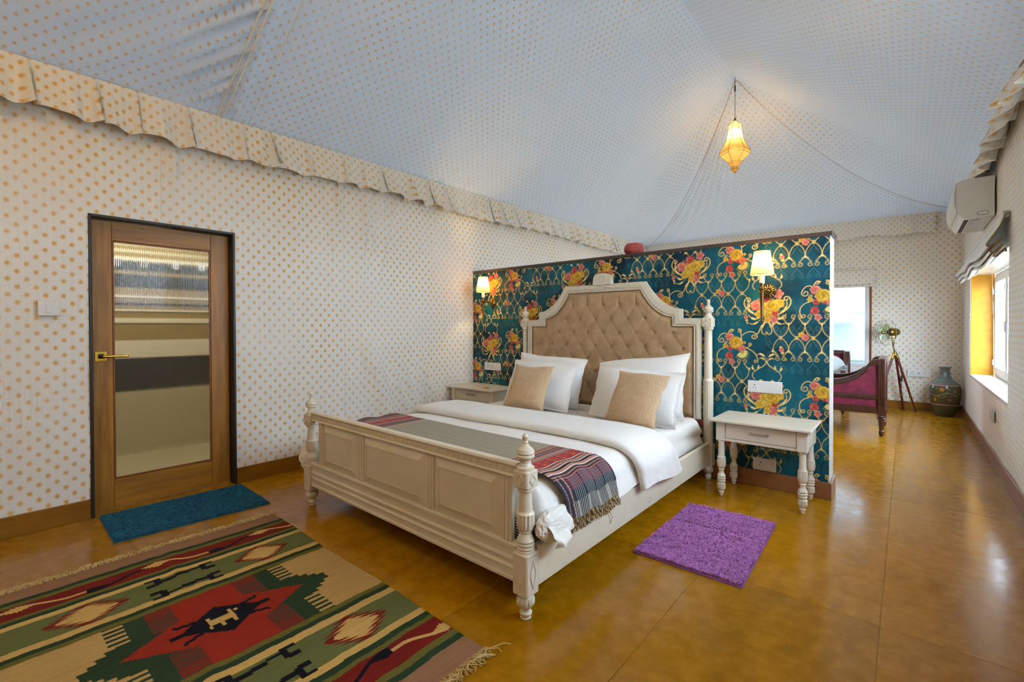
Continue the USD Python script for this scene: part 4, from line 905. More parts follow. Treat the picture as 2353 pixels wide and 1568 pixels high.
# ------------------------------------------------------------------ switch and socket plates
def plate(name, label, origin, ux, w, hgt, items, nrm, group=None):
    """origin: lower left corner on the wall, ux: wall direction, nrm: outward"""
    o, ux, nrm = np.array(origin, float), np.array(ux, float), np.array(nrm, float); up = np.array([0,0,1.])
    t = thing(name, label, 'socket' if 'socket' in name else 'switch', o+ux*w/2, group=group)
    def b(a0, a1, b0, b1, d0, d1, r=.001):
        P = [o+ux*a+up*c+nrm*d for a in (a0, a1) for c in (b0, b1) for d in (d0, d1)]; P = np.array(P); lo, hi = P.min(0), P.max(0); return box(lo[0], hi[0], lo[1], hi[1], lo[2], hi[2], r)
    obj('cover_plate', b(0, w, 0, hgt, .0, .011, .003), 'white_plastic', t)
    for kind, a0, a1 in items:
        m0, m1 = hgt*.16, hgt*.84
        if kind == 'blank': obj('module', b(a0, a1, m0, m1, .010, .0125), 'white_plastic', t)
        elif kind == 'rocker': obj('rocker', [b(a0, a1, m0, m1, .010, .0122), b(a0+(a1-a0)*.12, a1-(a1-a0)*.12, m0+.006, m1-.006, .0118, .0158, .0015)], 'white_plastic', t)
        else:
            md = xf('outlet', t); obj('module', b(a0, a1, m0, m1, .010, .0125), 'white_plastic', md); c = (a0+a1)/2; s = (m1-m0)/.07
            pins = [(0, .015, .0040), (-.011, -.008, .0030), (.011, -.008, .0030)] if kind == 'pin' else [(0, 0, .006)]
            obj('pin_holes', [b(c+s*dx-s*r, c+s*dx+s*r, hgt/2+s*dz-s*r*1.1, hgt/2+s*dz+s*r*1.1, .0122, .0129, .0004) for dx, dz, r in pins], 'socket_hole', md)
yp = PY0-.0005
plate('socket_plate', 'white socket and switch plate above the right nightstand', (-.985, yp, .758), (1,0,0), .248, .095, [('pin', .02, .085), ('blank', .088, .158), ('blank', .160, .228)], (0,-1,0))
plate('socket_plate', 'white socket plate low on the wallpaper under the right nightstand', (-.944, yp, .133), (1,0,0), .166, .098, [('pin', .024, .092), ('rocker', .098, .146)], (0,-1,0))
plate('socket_plate', 'white socket plate above the left nightstand', (-3.978, yp, .758), (1,0,0), .268, .094, [('pin', .03, .095), ('round', .105, .160), ('blank', .17, .24)], (0,-1,0))
plate('light_switch', 'white light switch on the patterned wall left of the door', (XL+.022, .252, 1.373), (0,1,0), .098, .092, [('rocker', .032, .066)], (1,0,0))
plate('socket_plate', 'white triple socket plate on the far wall beside the floor vase', (.012, YF-.0130, .515), (1,0,0), .256, .112, [('pin', .02, .09), ('round', .10, .155), ('pin', .165, .235)], (0,-1,0))
obj('wall_plate', box(XR-.016, XR-.006, 6.05, 6.30, .40, .50, .002), 'grey_plastic', label='small grey cover plate low on the right wall under the window', cat='cover plate')

# ------------------------------------------------------------------ wall sconces
def sconce(x, dz, label):
    t = thing('wall_sconce', label, 'wall lamp', (x, 3.955, 0), group='brass wall lamps'); y = 3.955; z0 = dz
    sh = xf('lamp_shade', t)
    n = 56; th = np.arange(n)/n*2*PI; rim = []
    V = np.array([[r*(1+.012*(k % 2))*math.cos(a)+x, r*(1+.012*(k % 2))*math.sin(a)+y, z] for z, r in ((1.692+z0, .083), (1.872+z0, .055)) for k, a in enumerate(th)])
    k = np.arange(n); f = np.c_[k, (k+1) % n, n+(k+1) % n, n+k]
    obj('shade_silk', (V, f), 'shade_silk', sh)
    obj('shade_trim', [tube(np.c_[x+r*np.cos(th), y+r*np.sin(th), np.full(n, z)], .0025, 6, True) for z, r in ((1.692+z0, .083), (1.872+z0, .055))], 'shade_silk', sh)
    obj('candle_sleeve', lathe([(1.625+z0,.017), (1.628+z0,.019), (1.735+z0,.019), (1.738+z0,.012)], 24, (x, y, 0)), 'white_plastic', t, 30)
    obj('bulb', lathe([(1.74+z0,.008), (1.75+z0,.014), (1.775+z0,.019), (1.80+z0,.014), (1.82+z0,.003)], 16, (x, y, 0)), 'bulb', t, True)
    obj('torch_stem', lathe([(1.305+z0,.004), (1.310+z0,.008), (1.325+z0,.007), (1.335+z0,.010), (1.34+z0,.008), (1.50+z0,.013), (1.555+z0,.015), (1.56+z0,.019), (1.57+z0,.016), (1.578+z0,.020), (1.590+z0,.020), (1.597+z0,.013), (1.612+z0,.012), (1.616+z0,.021), (1.626+z0,.021)], 24, (x, y, 0)), 'old_brass', t, 30)
    obj('arm', [tube([(x, y+.01, 1.573+z0), (x+.004, 4.05, 1.573+z0), (x+.012, 4.098, 1.572+z0)], .007, 10)], 'old_brass', t, True)
    cx, cz = x+.018, 1.572+z0; pet = [lathe([(0,.052), (.006,.052), (.012,.040), (.014,.020)], 28)]
    for m in pet: m.apply_transform(trimesh.transformations.rotation_matrix(PI/2, (1,0,0))); m.apply_translation((cx, PY0-.001, cz))
    for i in range(14):
        a = i/14*2*PI; pet.append(hullsph([((cx+.024*math.cos(a), PY0-.022, cz+.024*math.sin(a)), .006), ((cx+.047*math.cos(a), PY0-.014, cz+.047*math.sin(a)), .0085)], 1))
    pet.append(trimesh.creation.icosphere(2, .016).apply_translation((cx, PY0-.026, cz)))
    obj('rosette', pet, 'old_brass', t, True)
    L = UsdLux.SphereLight.Define(stage, t+'/lamp_light'); L.CreateRadiusAttr(.0215); L.CreateIntensityAttr(LAMP); L.CreateColorAttr(Gf.Vec3f(1.0, .72, .30)); L.AddTranslateOp().Set(Gf.Vec3d(0, 0, 1.785+z0)); L.CreateNormalizeAttr(True)
    return t
LAMP = 9.0
sconce(-.850, 0, 'lit brass wall lamp with pleated shade above the right nightstand')
sconce(-3.85, .016, 'lit brass wall lamp with pleated shade in the corner above the left nightstand')

# ------------------------------------------------------------------ hanging lantern
def lantern(x, y, zb, label, power):
    t = thing('hanging_lantern', label, 'lantern', (x, y, zb)); zt = zroof(0, 0)
    ring = [(0, .004), (.05, .048), (.085, .044), (.125, .075), (.15, .085), (.245, .185), (.285, .188), (.46, .098), (.59, .078), (.62, .084), (.655, .070), (.70, .018), (.725, .008)]
    ang = np.arange(6)/6*2*PI+.35
    P = lambda i, k: np.array([x+ring[i][1]*math.cos(ang[k % 6]), y+ring[i][1]*math.sin(ang[k % 6]), zb+ring[i][0]])
    for i in range(len(ring)-1):
        for k in range(6):
            a, b, c, d = P(i,k), P(i,k+1), P(i+1,k+1), P(i+1,k)
            obj('pane', (np.array([a, b, c, d]), np.array([[0,1,2,3]])), 'lantern_glass', t)
    w = []
    for k in range(6): w.append(tube([P(i, k) for i in range(len(ring))], .0028, 5))
    for i in (1, 3, 4, 5, 6, 8, 9, 10): w.append(tube([P(i, k) for k in range(6)], .0032, 5, True))
    obj('brass_frame', w, 'brass', t); obj('top_cap', lathe([(zb+.70,.020), (zb+.73,.012), (zb+.75,.004)], 16, (x, y, 0)), 'old_brass', t, True)
    obj('cord', tube([(x, y, zb+.745), (x, y, zt-.19)], .004, 6), 'wire_metal', t); obj('ceiling_hook', [tube([(x, y, zt-.20), (x, y, zt-.12)], .010, 8), tube([(x, y, zt-.13), (x, y, zt-.01)], .004, 6)], 'black_metal', t)
    obj('bulb', trimesh.creation.icosphere(2, .03).apply_translation((x, y, zb+.52)), 'lamp_bulb', t, True)
    L = UsdLux.SphereLight.Define(stage, t+'/lamp_light'); L.CreateRadiusAttr(.034); L.CreateIntensityAttr(power); L.CreateColorAttr(Gf.Vec3f(1.0, .86, .62)); L.AddTranslateOp().Set(Gf.Vec3d(0, 0, .52)); L.CreateNormalizeAttr(True)
lantern(-1.775, 6.70, 3.362, 'lit amber faceted hanging lantern under the peak of the tent roof', 2.5)

lantern(XM, -.70, 3.362, 'second lit amber lantern hanging out of view behind the viewpoint, placed to warm the near room', 32.0)  # unseen lantern, placed to light the footboard and left wall warmly
# ------------------------------------------------------------------ red bowl on the partition
def dimpled():
    z = np.linspace(0, 1, 70); th = np.arange(160)/160*2*PI
    r = np.interp(z, [0, .04, .15, .35, .6, .85, 1], [.052, .060, .080, .098, .100, .088, .070])
    row = z*9; R = r[:,None]*(1-.045*(np.abs(np.sin(PI*(th[None]*22/2/PI+.5*np.floor(row)[:,None])))*np.sin(PI*(row % 1))[:,None])**.7)
    H = .112
    prof_o = np.stack([R*np.cos(th), R*np.sin(th), np.repeat(z[:,None]*H, 160, 1)], -1)
    ri = np.array([.066, .072, .07, .04]); zi = np.array([H-.001, H*.8, H*.3, .012])
    inn = np.stack([ri[:,None]*np.cos(th), ri[:,None]*np.sin(th), np.repeat(zi[:,None], 160, 1)], -1)
    v = np.vstack([prof_o.reshape(-1, 3), inn.reshape(-1, 3)]); n = 160; m = 74
    i = np.arange(m-1)[:,None]*n; j = np.arange(n)[None]; k = (j+1) % n
    return tm(*tri((v, np.stack([i+j, i+k, i+n+k, i+n+j], -1).reshape(-1, 4))))
bw = dimpled(); bw.apply_translation((-2.045, 4.235, PZ+.030))
obj('dimpled_bowl', bw, 'clay_red', smooth=True, label='round red dimpled clay pot standing on top of the teal partition', cat='bowl')

# ------------------------------------------------------------------ air conditioner and roman blinds
AC = thing('air_conditioner', 'white split air conditioner high on the right wall above the window blind', 'air conditioner', (XR, 6.60, 2.31))
xa = XR-.012
prof = [(xa, 2.31), (xa-.20, 2.305), (xa-.215, 2.318), (xa-.245, 2.37), (xa-.262, 2.46), (xa-.262, 2.56), (xa-.25, 2.65), (xa-.22, 2.675), (xa, 2.678)]
obj('body', extrude(prof, 6.11, 7.06, 'xzy'), 'ac_plastic', AC, 25)
obj('front_panel', extrude([(xa-.247, 2.375), (xa-.265, 2.46), (xa-.265, 2.56), (xa-.252, 2.65), (xa-.262, 2.65), (xa-.277, 2.56), (xa-.277, 2.46), (xa-.256, 2.368)], 6.10, 7.07, 'xzy'), 'ac_plastic', AC, 25)
obj('air_slot', box(xa-.195, xa-.165, 6.20, 6.97, 2.3010, 2.3085, .001), 'socket_hole', AC)
obj('louvre', box(xa-.150, xa-.085, 6.20, 6.97, 2.3000, 2.3085, .001), 'grey_plastic', AC)
obj('knockout', [tube([(xa-.075+.025*math.cos(a)+.012*np.sign(math.cos(a)), 6.1085, 2.345+.018*math.sin(a)) for a in np.linspace(0, 2*PI, 24)[:-1]], .0016, 5, True)], 'cord_dark', AC)
BL = thing('roman_blind', 'white roman blind with brown lining gathered up above the deep right window', 'blind', (XR, 6.84, 1.95))
z0 = 2.19; fold_ = [(0, z0), (.02, z0-.02), (.045, z0-.10), (.10, z0-.20), (.125, z0-.245), (.11, z0-.265), (.06, z0-.22), (.03, z0-.20), (.075, z0-.26), (.105, z0-.30), (.09, z0-.315), (.05, z0-.27), (.025, z0-.245), (.06, z0-.30), (.085, z0-.335), (.07, z0-.35), (.035, z0-.31), (.015, z0-.275), (.012, z0-.31)]
d = np.r_[0, np.cumsum(np.linalg.norm(np.diff(np.array(fold_), axis=0), axis=1))]; tt = np.linspace(0, d[-1], 110)
fo = np.c_[np.interp(tt, d, np.array(fold_)[:,0]), np.interp(tt, d, np.array(fold_)[:,1])]
for _ in range(2): fo[1:-1] = (fo[:-2]+2*fo[1:-1]+fo[2:])/4
S = np.linspace(5.33, 8.42, 60)
def blind_surf(s0, s1, dx, n):
    S = np.linspace(s0, s1, n); y, k = np.meshgrid(S, np.arange(110), indexing='ij')
    sag = .018*np.sin((y-5.3)*5.1)*np.clip((z0-fo[k,1])/.3, 0, 1)+.05*np.clip((y-7.4)/1.0, 0, 1)**2*0
    x = XR-.012-fo[k,0]*(1+.1*np.sin(y*3))-dx; return (np.stack([x, y, fo[k,1]+sag], -1).reshape(-1, 3), gridf(n, 110))
obj('folded_cloth', blind_surf(5.345, 8.42, 0, 60), 'blind_white', BL, True)
obj('lining', [blind_surf(5.328, 5.344, .000, 3), blind_surf(5.330, 5.365, .0025, 4), tube(np.c_[XR-.012-fo[:,0], np.full(110, 5.33), fo[:,1]+.018*math.sin(.15)], .006, 5)], 'blind_lining', BL, True)
obj('head_rail', box(XR-.035, XR-.010, 5.36, 8.42, 2.175, 2.205, .003), 'blind_white', BL); obj('rail_end', box(XR-.042, XR-.008, 5.335, 5.359, 2.16, 2.21, .003), 'grey_plastic', BL)
obj('cord', tube(bez((XR-.05, 6.05, 1.90), (XR-.06, 6.04, 1.84), (XR-.055, 6.0, 1.80), (XR-.03, 5.95, 1.795)), .004, 6), 'cord_white', BL)
obj('pull_cord', tube([(XR+.16, 8.0, 1.92), (XR+.165, 7.9, 1.3), (XR+.16, 7.8, .70)], .0016, 5), 'cord_white', BL)
BF = thing('window_blind', 'printed cotton roman blind pulled up over the far window', 'blind', (-1.28, YF, 1.95))
x0, x1 = FX0-.06, FX1+.065
yb = lambda z, k: YF-.016-.02*k
obj('folded_cloth', [], 'plain_cotton', BF) if False else None
U = np.linspace(x0, x1, 60); pr = np.array([(.006, 2.20), (.030, 2.17), (.034, 2.02), (.052, 1.965), (.048, 1.955), (.030, 1.985), (.050, 1.935), (.054, 1.925), (.046, 1.915), (.028, 1.95)])
u, k = np.meshgrid(U, np.arange(len(pr)), indexing='ij'); dl = np.r_[0, np.cumsum(np.linalg.norm(np.diff(pr, axis=0), axis=1))]
obj('folded_cloth', (np.stack([u, YF-.012-pr[k,0], pr[k,1]+.006*np.sin(u*3)], -1).reshape(-1, 3), gridf(60, len(pr), True)), 'printed_cotton', BF, True, np.stack([u, dl[k]], -1).reshape(-1, 2))
obj('head_rail', box(x0, x1, YF-.045, YF-.013, 2.195, 2.215, .003), 'plain_cotton', BF)

# ------------------------------------------------------------------ armchair behind the partition end
def armchair(label, cx=-.50, cy=7.235):
    t = thing('armchair', label, 'armchair', (cx, cy, 0), group='carved rosewood armchairs')
    ya, yb = 6.865, 7.605; M = 'rosewood'
    top = np.array([(-.245,.900), (-.315,.895), (-.372,.80), (-.461,.72), (-.526,.682), (-.624,.650), (-.705,.642), (-.80,.650), (-.86,.64), (-.885,.60)])
    dd = np.r_[0, np.cumsum(np.linalg.norm(np.diff(top, axis=0), axis=1))]; q = np.linspace(0, dd[-1], 60)
    tp = np.c_[np.interp(q, dd, top[:,0]), np.interp(q, dd, top[:,1])]
    for _ in range(6): tp[1:-1] = (tp[:-2]+2*tp[1:-1]+tp[2:])/4
    for y in (ya, yb):
        s = xf('arm', t)
        bot = tp-np.array([0, .068]); bot[:3,1] = bot[2,1]
        obj('arm_rail', extrude(Polygon(np.vstack([tp, bot[::-1]])).buffer(0), y-.028, y+.028, 'xzy'), M, s, 30)
        obj('arm_bead', [tube(np.c_[tp[:,0], np.full(60, y+g), tp[:,1]-.012], .008, 6) for g in (-.028, .028)]+[tube(np.c_[tp[:,0], np.full(60, y-.030), tp[:,1]-.055], .005, 6)], M, s, True)
        body = Polygon(np.vstack([bot[2:], [(-.87,.46), (-.25,.46)]])).buffer(0)
        obj('upper_panel', extrude(body.buffer(-.004), y-.012, y+.012, 'xzy'), 'maroon_velvet', s); obj('lower_panel', box(-.86, -.26, y-.012, y+.012, .34, .425), 'maroon_velvet', s)
        obj('middle_rail', [box(-.875, -.255, y-.022, y+.022, .424, .482, .004), tube([(-.87, y-.023, .452), (-.26, y-.023, .452)], .007, 6)], M, s)
        obj('bottom_rail', [box(-.88, -.255, y-.024, y+.024, .262, .342, .004)]+[trimesh.creation.icosphere(1, .011).apply_transform(np.diag([1.2,.5,.8,1])).apply_translation((-.36-.032*k, y-.026, .305+.012*(-1)**k)) for k in range(9)], M, s)
        for xl, xr_ in ((-.255, -.182), (-.885, -.825)):
            pst = xf('post', t); zt = .902 if xr_ > -.5 else .60
            obj('upright', [box(xl, xr_, y-.032, y+.032, .245, zt, .006)]+[tube([(xl+w, y-.033, .37), (xl+w, y-.033, zt-.06)], .005, 6) for w in (.018, .038, .056)], M, pst)
            c = (xl+xr_)/2
            obj('foot', lathe([(0,.014), (.015,.022), (.045,.028), (.062,.026), (.07,.019), (.078,.022), (.18,.031), (.19,.028), (.20,.040), (.212,.042), (.222,.030), (.232,.040), (.247,.036)], 20, (c, y, 0)), M, pst, 30)
    obj('seat', box(-.875, -.26, ya+.03, yb-.03, .30, .46, .03), 'maroon_velvet', t)
    bk = xf('backrest', t)
    obj('back_pad', box(-.262, -.20, ya+.034, yb-.034, .34, .84, .012), 'maroon_velvet', bk)
    obj('top_rail', box(-.262, -.185, ya+.033, yb-.033, .842, .905, .008), M, bk); obj('lower_rail', box(-.25, -.19, ya+.033, yb-.033, .262, .338, .004), M, bk)
    return t
a1 = armchair('carved rosewood armchair with maroon velvet sides, its back to the right window')
dup(a1, (-1.075, 8.62, 0), PI/2, 'second rosewood armchair mostly hidden behind the teal partition, beneath the far window')
dish = lathe([(0,.02), (.004,.06), (.012,.075), (.02,.12), (.026,.125), (.03,.150), (.034,.15), (.028,.12), (.018,.07), (.012,.02)], 48)
dish.apply_scale(1.3); dish.apply_transform(trimesh.transformations.rotation_matrix(math.radians(72), (1,0,0))); dish.apply_translation((0, 0, .462-dish.bounds[0][2])); dish.apply_translation((-.90, 8.62, 0)); 
obj('round_dish', dish, 'dish_white', smooth=30, label='pale round dish propped beside the partition edge on the hidden armchair', cat='dish')

# ------------------------------------------------------------------ tripod fan
F = thing('tripod_fan', 'brass caged fan on a red wooden tripod in front of the far wall', 'fan', (-.12, 9.0, 0))
ap = np.array((-.135, 9.02, .86))
for fx, fy in ((-.035, 9.225), (.108, 9.10), (-.36, 8.86)):
    a = ap+np.array([(fx-ap[0])*.08, (fy-ap[1])*.08, -.01]); b = np.array([fx, fy, .0]); mid = a+(b-a)*.72
    lg = xf('leg', F); dr = (b-a)/np.linalg.norm(b-a)
    obj('leg_bar', hullsph([(a, .017), (b+np.array([0,0,.013]), .013)], 1), 'red_wood', lg, 30)
    obj('ferrule', [hullsph([(a-dr*.01, .021), (a+dr*.05, .021)], 1), hullsph([(mid, .018), (mid+dr*.025, .018)], 1)], 'fan_brass', lg, 30)
hub = np.array((-.262, 8.93, 1.188)); mot = np.array((-.165, 9.0, 1.195)); ax = (hub-mot)/np.linalg.norm(hub-mot); ax = np.array([ax[0], ax[1], 0])/np.hypot(ax[0], ax[1])
A2 = np.array([-ax[1], ax[0], 0]); A3 = np.array([0, 0, 1.])
obj('stem', [tube([ap, (-.165, 9.0, 1.08), mot-np.array([0,0,.07])], .010, 8), hullsph([(ap+np.array([0,0,-.01]), .03), (ap+np.array([0,0,.03]), .022)], 2), tube([mot+A2*.075+np.array([0,0,-.02]), mot+A2*.06-np.array([0,0,.09]), mot-np.array([0,0,.10]), mot-A2*.06-np.array([0,0,.09]), mot-A2*.075+np.array([0,0,-.02])], .006, 6)], 'fan_brass', F, True)
obj('motor', [hullsph([(mot-ax*.045, .058), (mot+ax*.02, .062)], 3)], 'fan_brass', F, True)
obj('motor_front', [hullsph([(mot+ax*.028, .058), (mot+ax*.075, .025)], 3)], 'black_metal', F, True)
rot = lambda a: A2*math.cos(a)+A3*math.sin(a)
for k in range(4):
    a = PI/4+k*PI/2+.15; u, w = rot(a), rot(a+PI/2); P = []
    for r_, hw in ((.028,.016), (.06,.034), (.10,.044), (.128,.040), (.142,.020)):
        for s in (-1, 1):
            for tk in (-.0012, .0012): P.append(hub+u*r_+w*hw*s+ax*(s*.012+tk))
    P = np.array(P); fc = []
    for i in range(4):
        b = i*4; fc += [(b, b+4, b+6, b+2), (b+1, b+3, b+7, b+5), (b, b+1, b+5, b+4), (b+2, b+6, b+7, b+3)]
    fc += [(0,2,3,1), (16,17,19,18)]
    obj('blade', (P, np.array(fc)), 'fan_blade', F)
obj('hub', hullsph([(hub-ax*.02, .028), (hub+ax*.02, .024)], 2), 'fan_brass', F, True)
th = np.linspace(0, 2*PI, 49)[:-1]; cg = []
for off, r_ in ((-.045, .192), (.045, .170), (.075, .10), (.082, .03)): cg.append(tube([hub+ax*off+rot(a)*r_ for a in th], .0026, 5, True))
for k in range(8):
    a = k*PI/4+.1; cg.append(tube([hub-ax*.065+rot(a)*.07, hub-ax*.045+rot(a)*.192, hub+ax*.0+rot(a)*.194, hub+ax*.045+rot(a)*.170, hub+ax*.075+rot(a+.1)*.10, hub+ax*.084+rot(a+.2)*.03], .0022, 5))
obj('wire_cage', cg, 'wire_metal', F, True)
cb = [(-.14,9.0,1.05), (-.155,8.98,.97), (-.135,8.99,.88), (-.075,9.03,.70), (-.055,9.06,.52), (-.055,9.07,.38), (-.07,9.09,.27), (-.10,9.14,.24)]
obj('power_cord', [tube(cb, .004, 6), hullsph([((-.057, 9.055, .53), .014), ((-.057, 9.06, .46), .014)], 1)], 'cord_dark', F, True)

# ------------------------------------------------------------------ painted floor vase
VX, VY = .418, 9.03
def vase():
    z = np.array([0, .012, .05, .10, .155, .165, .172, .26, .34, .40, .435, .445, .452, .49, .535, .57, .62, .665, .685, .695, .698, .69, .66])
    r = np.array([.098, .104, .118, .135, .152, .156, .156, .170, .177, .174, .164, .161, .159, .120, .076, .062, .055, .054, .062, .070, .066, .052, .048])
    zz = np.concatenate([np.linspace(z[i], z[i+1], max(2, int(abs(z[i+1]-z[i])/.006)+1))[:-1] for i in range(len(z)-1)]+[[z[-1]]])
    d = np.r_[0, np.cumsum(np.hypot(np.diff(z), np.diff(r)))]; tq = np.concatenate([np.linspace(d[i], d[i+1], max(2, int((d[i+1]-d[i])/.005)+1))[:-1] for i in range(len(d)-1)]+[[d[-1]]])
    zz, rr = np.interp(tq, d, z), np.interp(tq, d, r)
    for _ in range(3): rr[1:-1] = (rr[:-2]+2*rr[1:-1]+rr[2:])/4
    n = 180; th = np.arange(n)/n*2*PI; Z = np.repeat(zz[:,None], n, 1); TH = np.repeat(th[None], len(zz), 0)
    v = np.stack([VX+rr[:,None]*np.cos(th), VY+rr[:,None]*np.sin(th), Z], -1).reshape(-1, 3)
    body, band, grey = np.array(srgb(78,76,50)), np.array(srgb(196,140,140)), np.array(srgb(98,108,102))
    nn = (meshkit.fbm(np.stack([np.cos(TH)*3, np.sin(TH)*3, Z*14], -1), 4, 2)-.5)[...,None]
    c = np.where((Z > .45)[...,None], grey, body)*(1+.5*nn)
    for a, b in ((.160, .174), (.436, .452)): c[(Z > a) & (Z < b)] = band
    s = ((TH-math.radians(-103)+PI) % (2*PI)-PI)*.172            # arc length from the side that faces the room
    def blob(s0, z0, rx, rz, col, jag=0): 
        a = np.arctan2(Z-z0, s-s0); q = np.hypot((s-s0)/rx, (Z-z0)/rz)*(1+jag*np.cos(5*a)); m = (q < 1) & (Z > .17) & (Z < .44); c[m] = np.array(srgb(*col))
    for k in range(-3, 4):
        o = k*.36; vine = .315+.020*np.sin((s-o)*24); m = (np.abs(Z-vine) < .0032) & (np.abs(s-o) < .18); c[m] = np.array(srgb(176,170,160))
        blob(o-.0, .385, .026, .022, (214,140,30)); blob(o-.0, .385, .012, .010, (170,70,30)); blob(o-.075, .245, .022, .032, (150,30,36)); blob(o-.082, .238, .015, .026, (190,140,30)); blob(o+.085, .24, .018, .020, (176,84,100), .2); blob(o+.14, .365, .013, .016, (190,110,126), .2)
        for ds, dz in ((-.06,.395), (.08,.395), (-.03,.27), (.01,.275), (.03,.29), (.05,.345), (-.12,.36)): blob(o+ds, dz, .010, .007, (150,142,50), .2)
    i = np.arange(len(zz)-1)[:,None]*n; j = np.arange(n)[None]; k = (j+1) % n
    f = np.stack([i+j, i+k, i+n+k, i+n+j], -1).reshape(-1, 4)
    b = len(v); v = np.vstack([v, [(VX, VY, 0), (VX, VY, zz[-1])]]); f = np.vstack([f[:, [0,1,2]], f[:, [0,2,3]], np.c_[np.full(n, b), k[0], j[0]], np.c_[np.full(n, b+1), (len(zz)-1)*n+j[0], (len(zz)-1)*n+k[0]]])
    return tm(v, f), np.vstack([c.reshape(-1, 3), [body, grey*.3]])
m, c = vase(); obj('floor_vase', m, 'vase_glaze', smooth=True, col=np.clip(c, 0, 1), label='large olive painted floor vase with pink bands in the far right corner', cat='vase')

# ------------------------------------------------------------------ rugs
def kilim():
    UC, VC, HU, HV = -2.292, .70, 1.02, .622
    U, V = np.arange(-HU, HU+.001, .0031), np.arange(-HV-.13, HV+.001, .0036)
    u, v = np.meshgrid(U, V, indexing='ij')
    col = lambda *c: np.array(srgb(*c))
    tan, olive, dkg, cream, sage, red, navy, pink, red2 = col(186,150,92), col(104,98,44), col(42,60,40), col(202,164,96), col(104,108,62), col(116,30,24), col(18,19,30), col(146,106,78), col(148,42,28)
    q = np.round(u/.009)*.009; w = np.round(v/.004)*.004; ad = np.abs(u+.002*np.sin(v*30)); aq = np.abs(q)
    c = np.zeros(u.shape+(3,)); c[:] = tan
    for a, b, k in ((.290,.323,olive), (.323,.355,dkg), (.355,.400,cream), (.400,.605,sage), (.605,.645,cream), (.645,.680,dkg), (.680,.705,olive), (.705,.830,red), (.830,.866,olive), (.866,.900,dkg), (.900,1.1,pink)): c[(ad >= a) & (ad < b)] = k
    # sage field shades in soft stripes
    s = (ad > .40) & (ad < .605); c[s] = c[s]*(.88+.22*fbm(u*8, v*1.2, 1.5, 5))[s][:,None]+col(60,70,40)*.12
    av, aw = np.abs(v), np.abs(w); inn = ad < .290
    jag = .010*((np.floor(aq/.018) % 2))
    # green surround with comb teeth
    green = inn & (((aq > .10) & (aw > .19) & (aw < .30)) | (aw/.47+aq/.26+jag*2 < 1.0))
    teeth = inn & (aq > .13) & (aw >= .30) & (aw < .365+.0*aq) & ((aq/.036 % 1) < .48)
    c[green | teeth] = dkg
    spike = inn & (aq < .125) & (aw > .28) & (aw < .47-1.1*aq+.035*((aq/.028) % 1)); c[spike] = dkg
    redm = inn & ((aw < .125) | (aw/.355+aq/.205+jag < 1.0)); c[redm] = red2
    st = inn & ~redm & (aw >= .125) & (aw < .225) & (aq > .09); c[st] = np.where(((aq/.026 % 1) < .5)[st][:,None], red2*.8, col(74,62,50))
    dia = (aw/.165+aq/.125 < 1); c[dia] = navy
    for sg in (-1, 1):
        c[(np.abs(aq-.045-.28*(sg*w-.06)) < .010) & (sg*w > .03) & (sg*w < .165)] = navy
        c[(aq < .012) & (sg*w > .1) & (sg*w < .195)] = navy
    for a0, a1, b0, b1 in ((-.020,.022,-.055,.045), (-.055,-.018,.028,.046), (.018,.062,.026,.043), (.014,.058,-.020,-.006), (-.052,-.016,-.056,-.042), (.020,.050,-.062,-.048), (-.045,-.02,.055,.068)): c[(q > a0) & (q < a1) & (w > b0) & (w < b1)] = cream
    # lozenges in the sage bands
    for su in (-1, 1):
        for v0 in (-.385, .352):
            lu, lv = np.abs(u-su*.503), np.abs(w-v0); tooth = .055*(1-((lu+.004*np.sign(w-v0))/.0265) % 1)-.028
            c[(lv < .150*(1-lu/.118)+tooth*(lu > .012)) & (lu < .106)] = red; c[(lv < .108*(1-lu/.092)+tooth*.9*(lu > .012)) & (lu < .080)] = cream
        for du in (-.074, .074):                             # forked navy bars
            uu, vv = q-su*(.503+du*su), w+.018
            m = (np.abs(uu+.012*np.sign(vv)*(np.abs(vv) > .03)) < .012) & (np.abs(vv) < .10)
            m |= (np.abs(np.abs(vv)-.098) < .012) & (np.abs(uu) < .036)
            m |= (np.abs(np.abs(uu)-.029) < .010) & (np.abs(vv) > .10) & (np.abs(vv) < .150)
            c[m & (ad > .375) & (ad < .635)] = navy
        # zigzag vines in the red borders
        uu = su*u-.7675; ph = (v*su+.15)/.52; k = ph-np.floor(ph); z1 = np.where(k < .5, -.034+.068*sm(.10, .42, k)/1.0, .034-.068*sm(.58, .92, k))
        line = np.abs(uu-z1*.9-.006); c[(line < .010) & (k < .40) & (np.abs(uu) < .062)] = cream; c[(np.abs(uu-z1*.9+.016) < .0095) & (k > .40) & (np.abs(uu) < .062)] = navy
        hd = np.abs(uu-.026); c[(hd < .030*(1-np.abs(k-.44)/.13)+.010*((k/.03) % 1)-.004) & (np.abs(k-.44) < .13) & (np.abs(uu) < .062)] = cream
        hd = np.abs(uu+.030); c[(hd < .026*(1-np.abs(k-.94)/.12)+.010*((k/.03) % 1)-.004) & (np.abs(k-.94) < .12) & (np.abs(uu) < .062)] = navy
    rs = np.random.default_rng(3); c *= (1+.10*rs.standard_normal((len(U), 1, 1))*.6+.05*rs.standard_normal(u.shape+(1,)))
    z = .0055+.0045*np.exp(-((u+.23-.05*v)/.05)**2)*0+.004*np.exp(-((v+.10+.12*u)/.030)**2)+.003*np.exp(-((v-.10-.2*u)/.025)**2)+.003*(fbm(u, v, 3, 9)+.5)
    x = UC+u+.006*np.sin(v*7+u)*np.abs(u/HU); y = VC+v+.005*np.sin(u*6)
    top = np.stack([x, y, z], -1).reshape(-1, 3); nU, nV = u.shape; f = gridf(nU, nV)
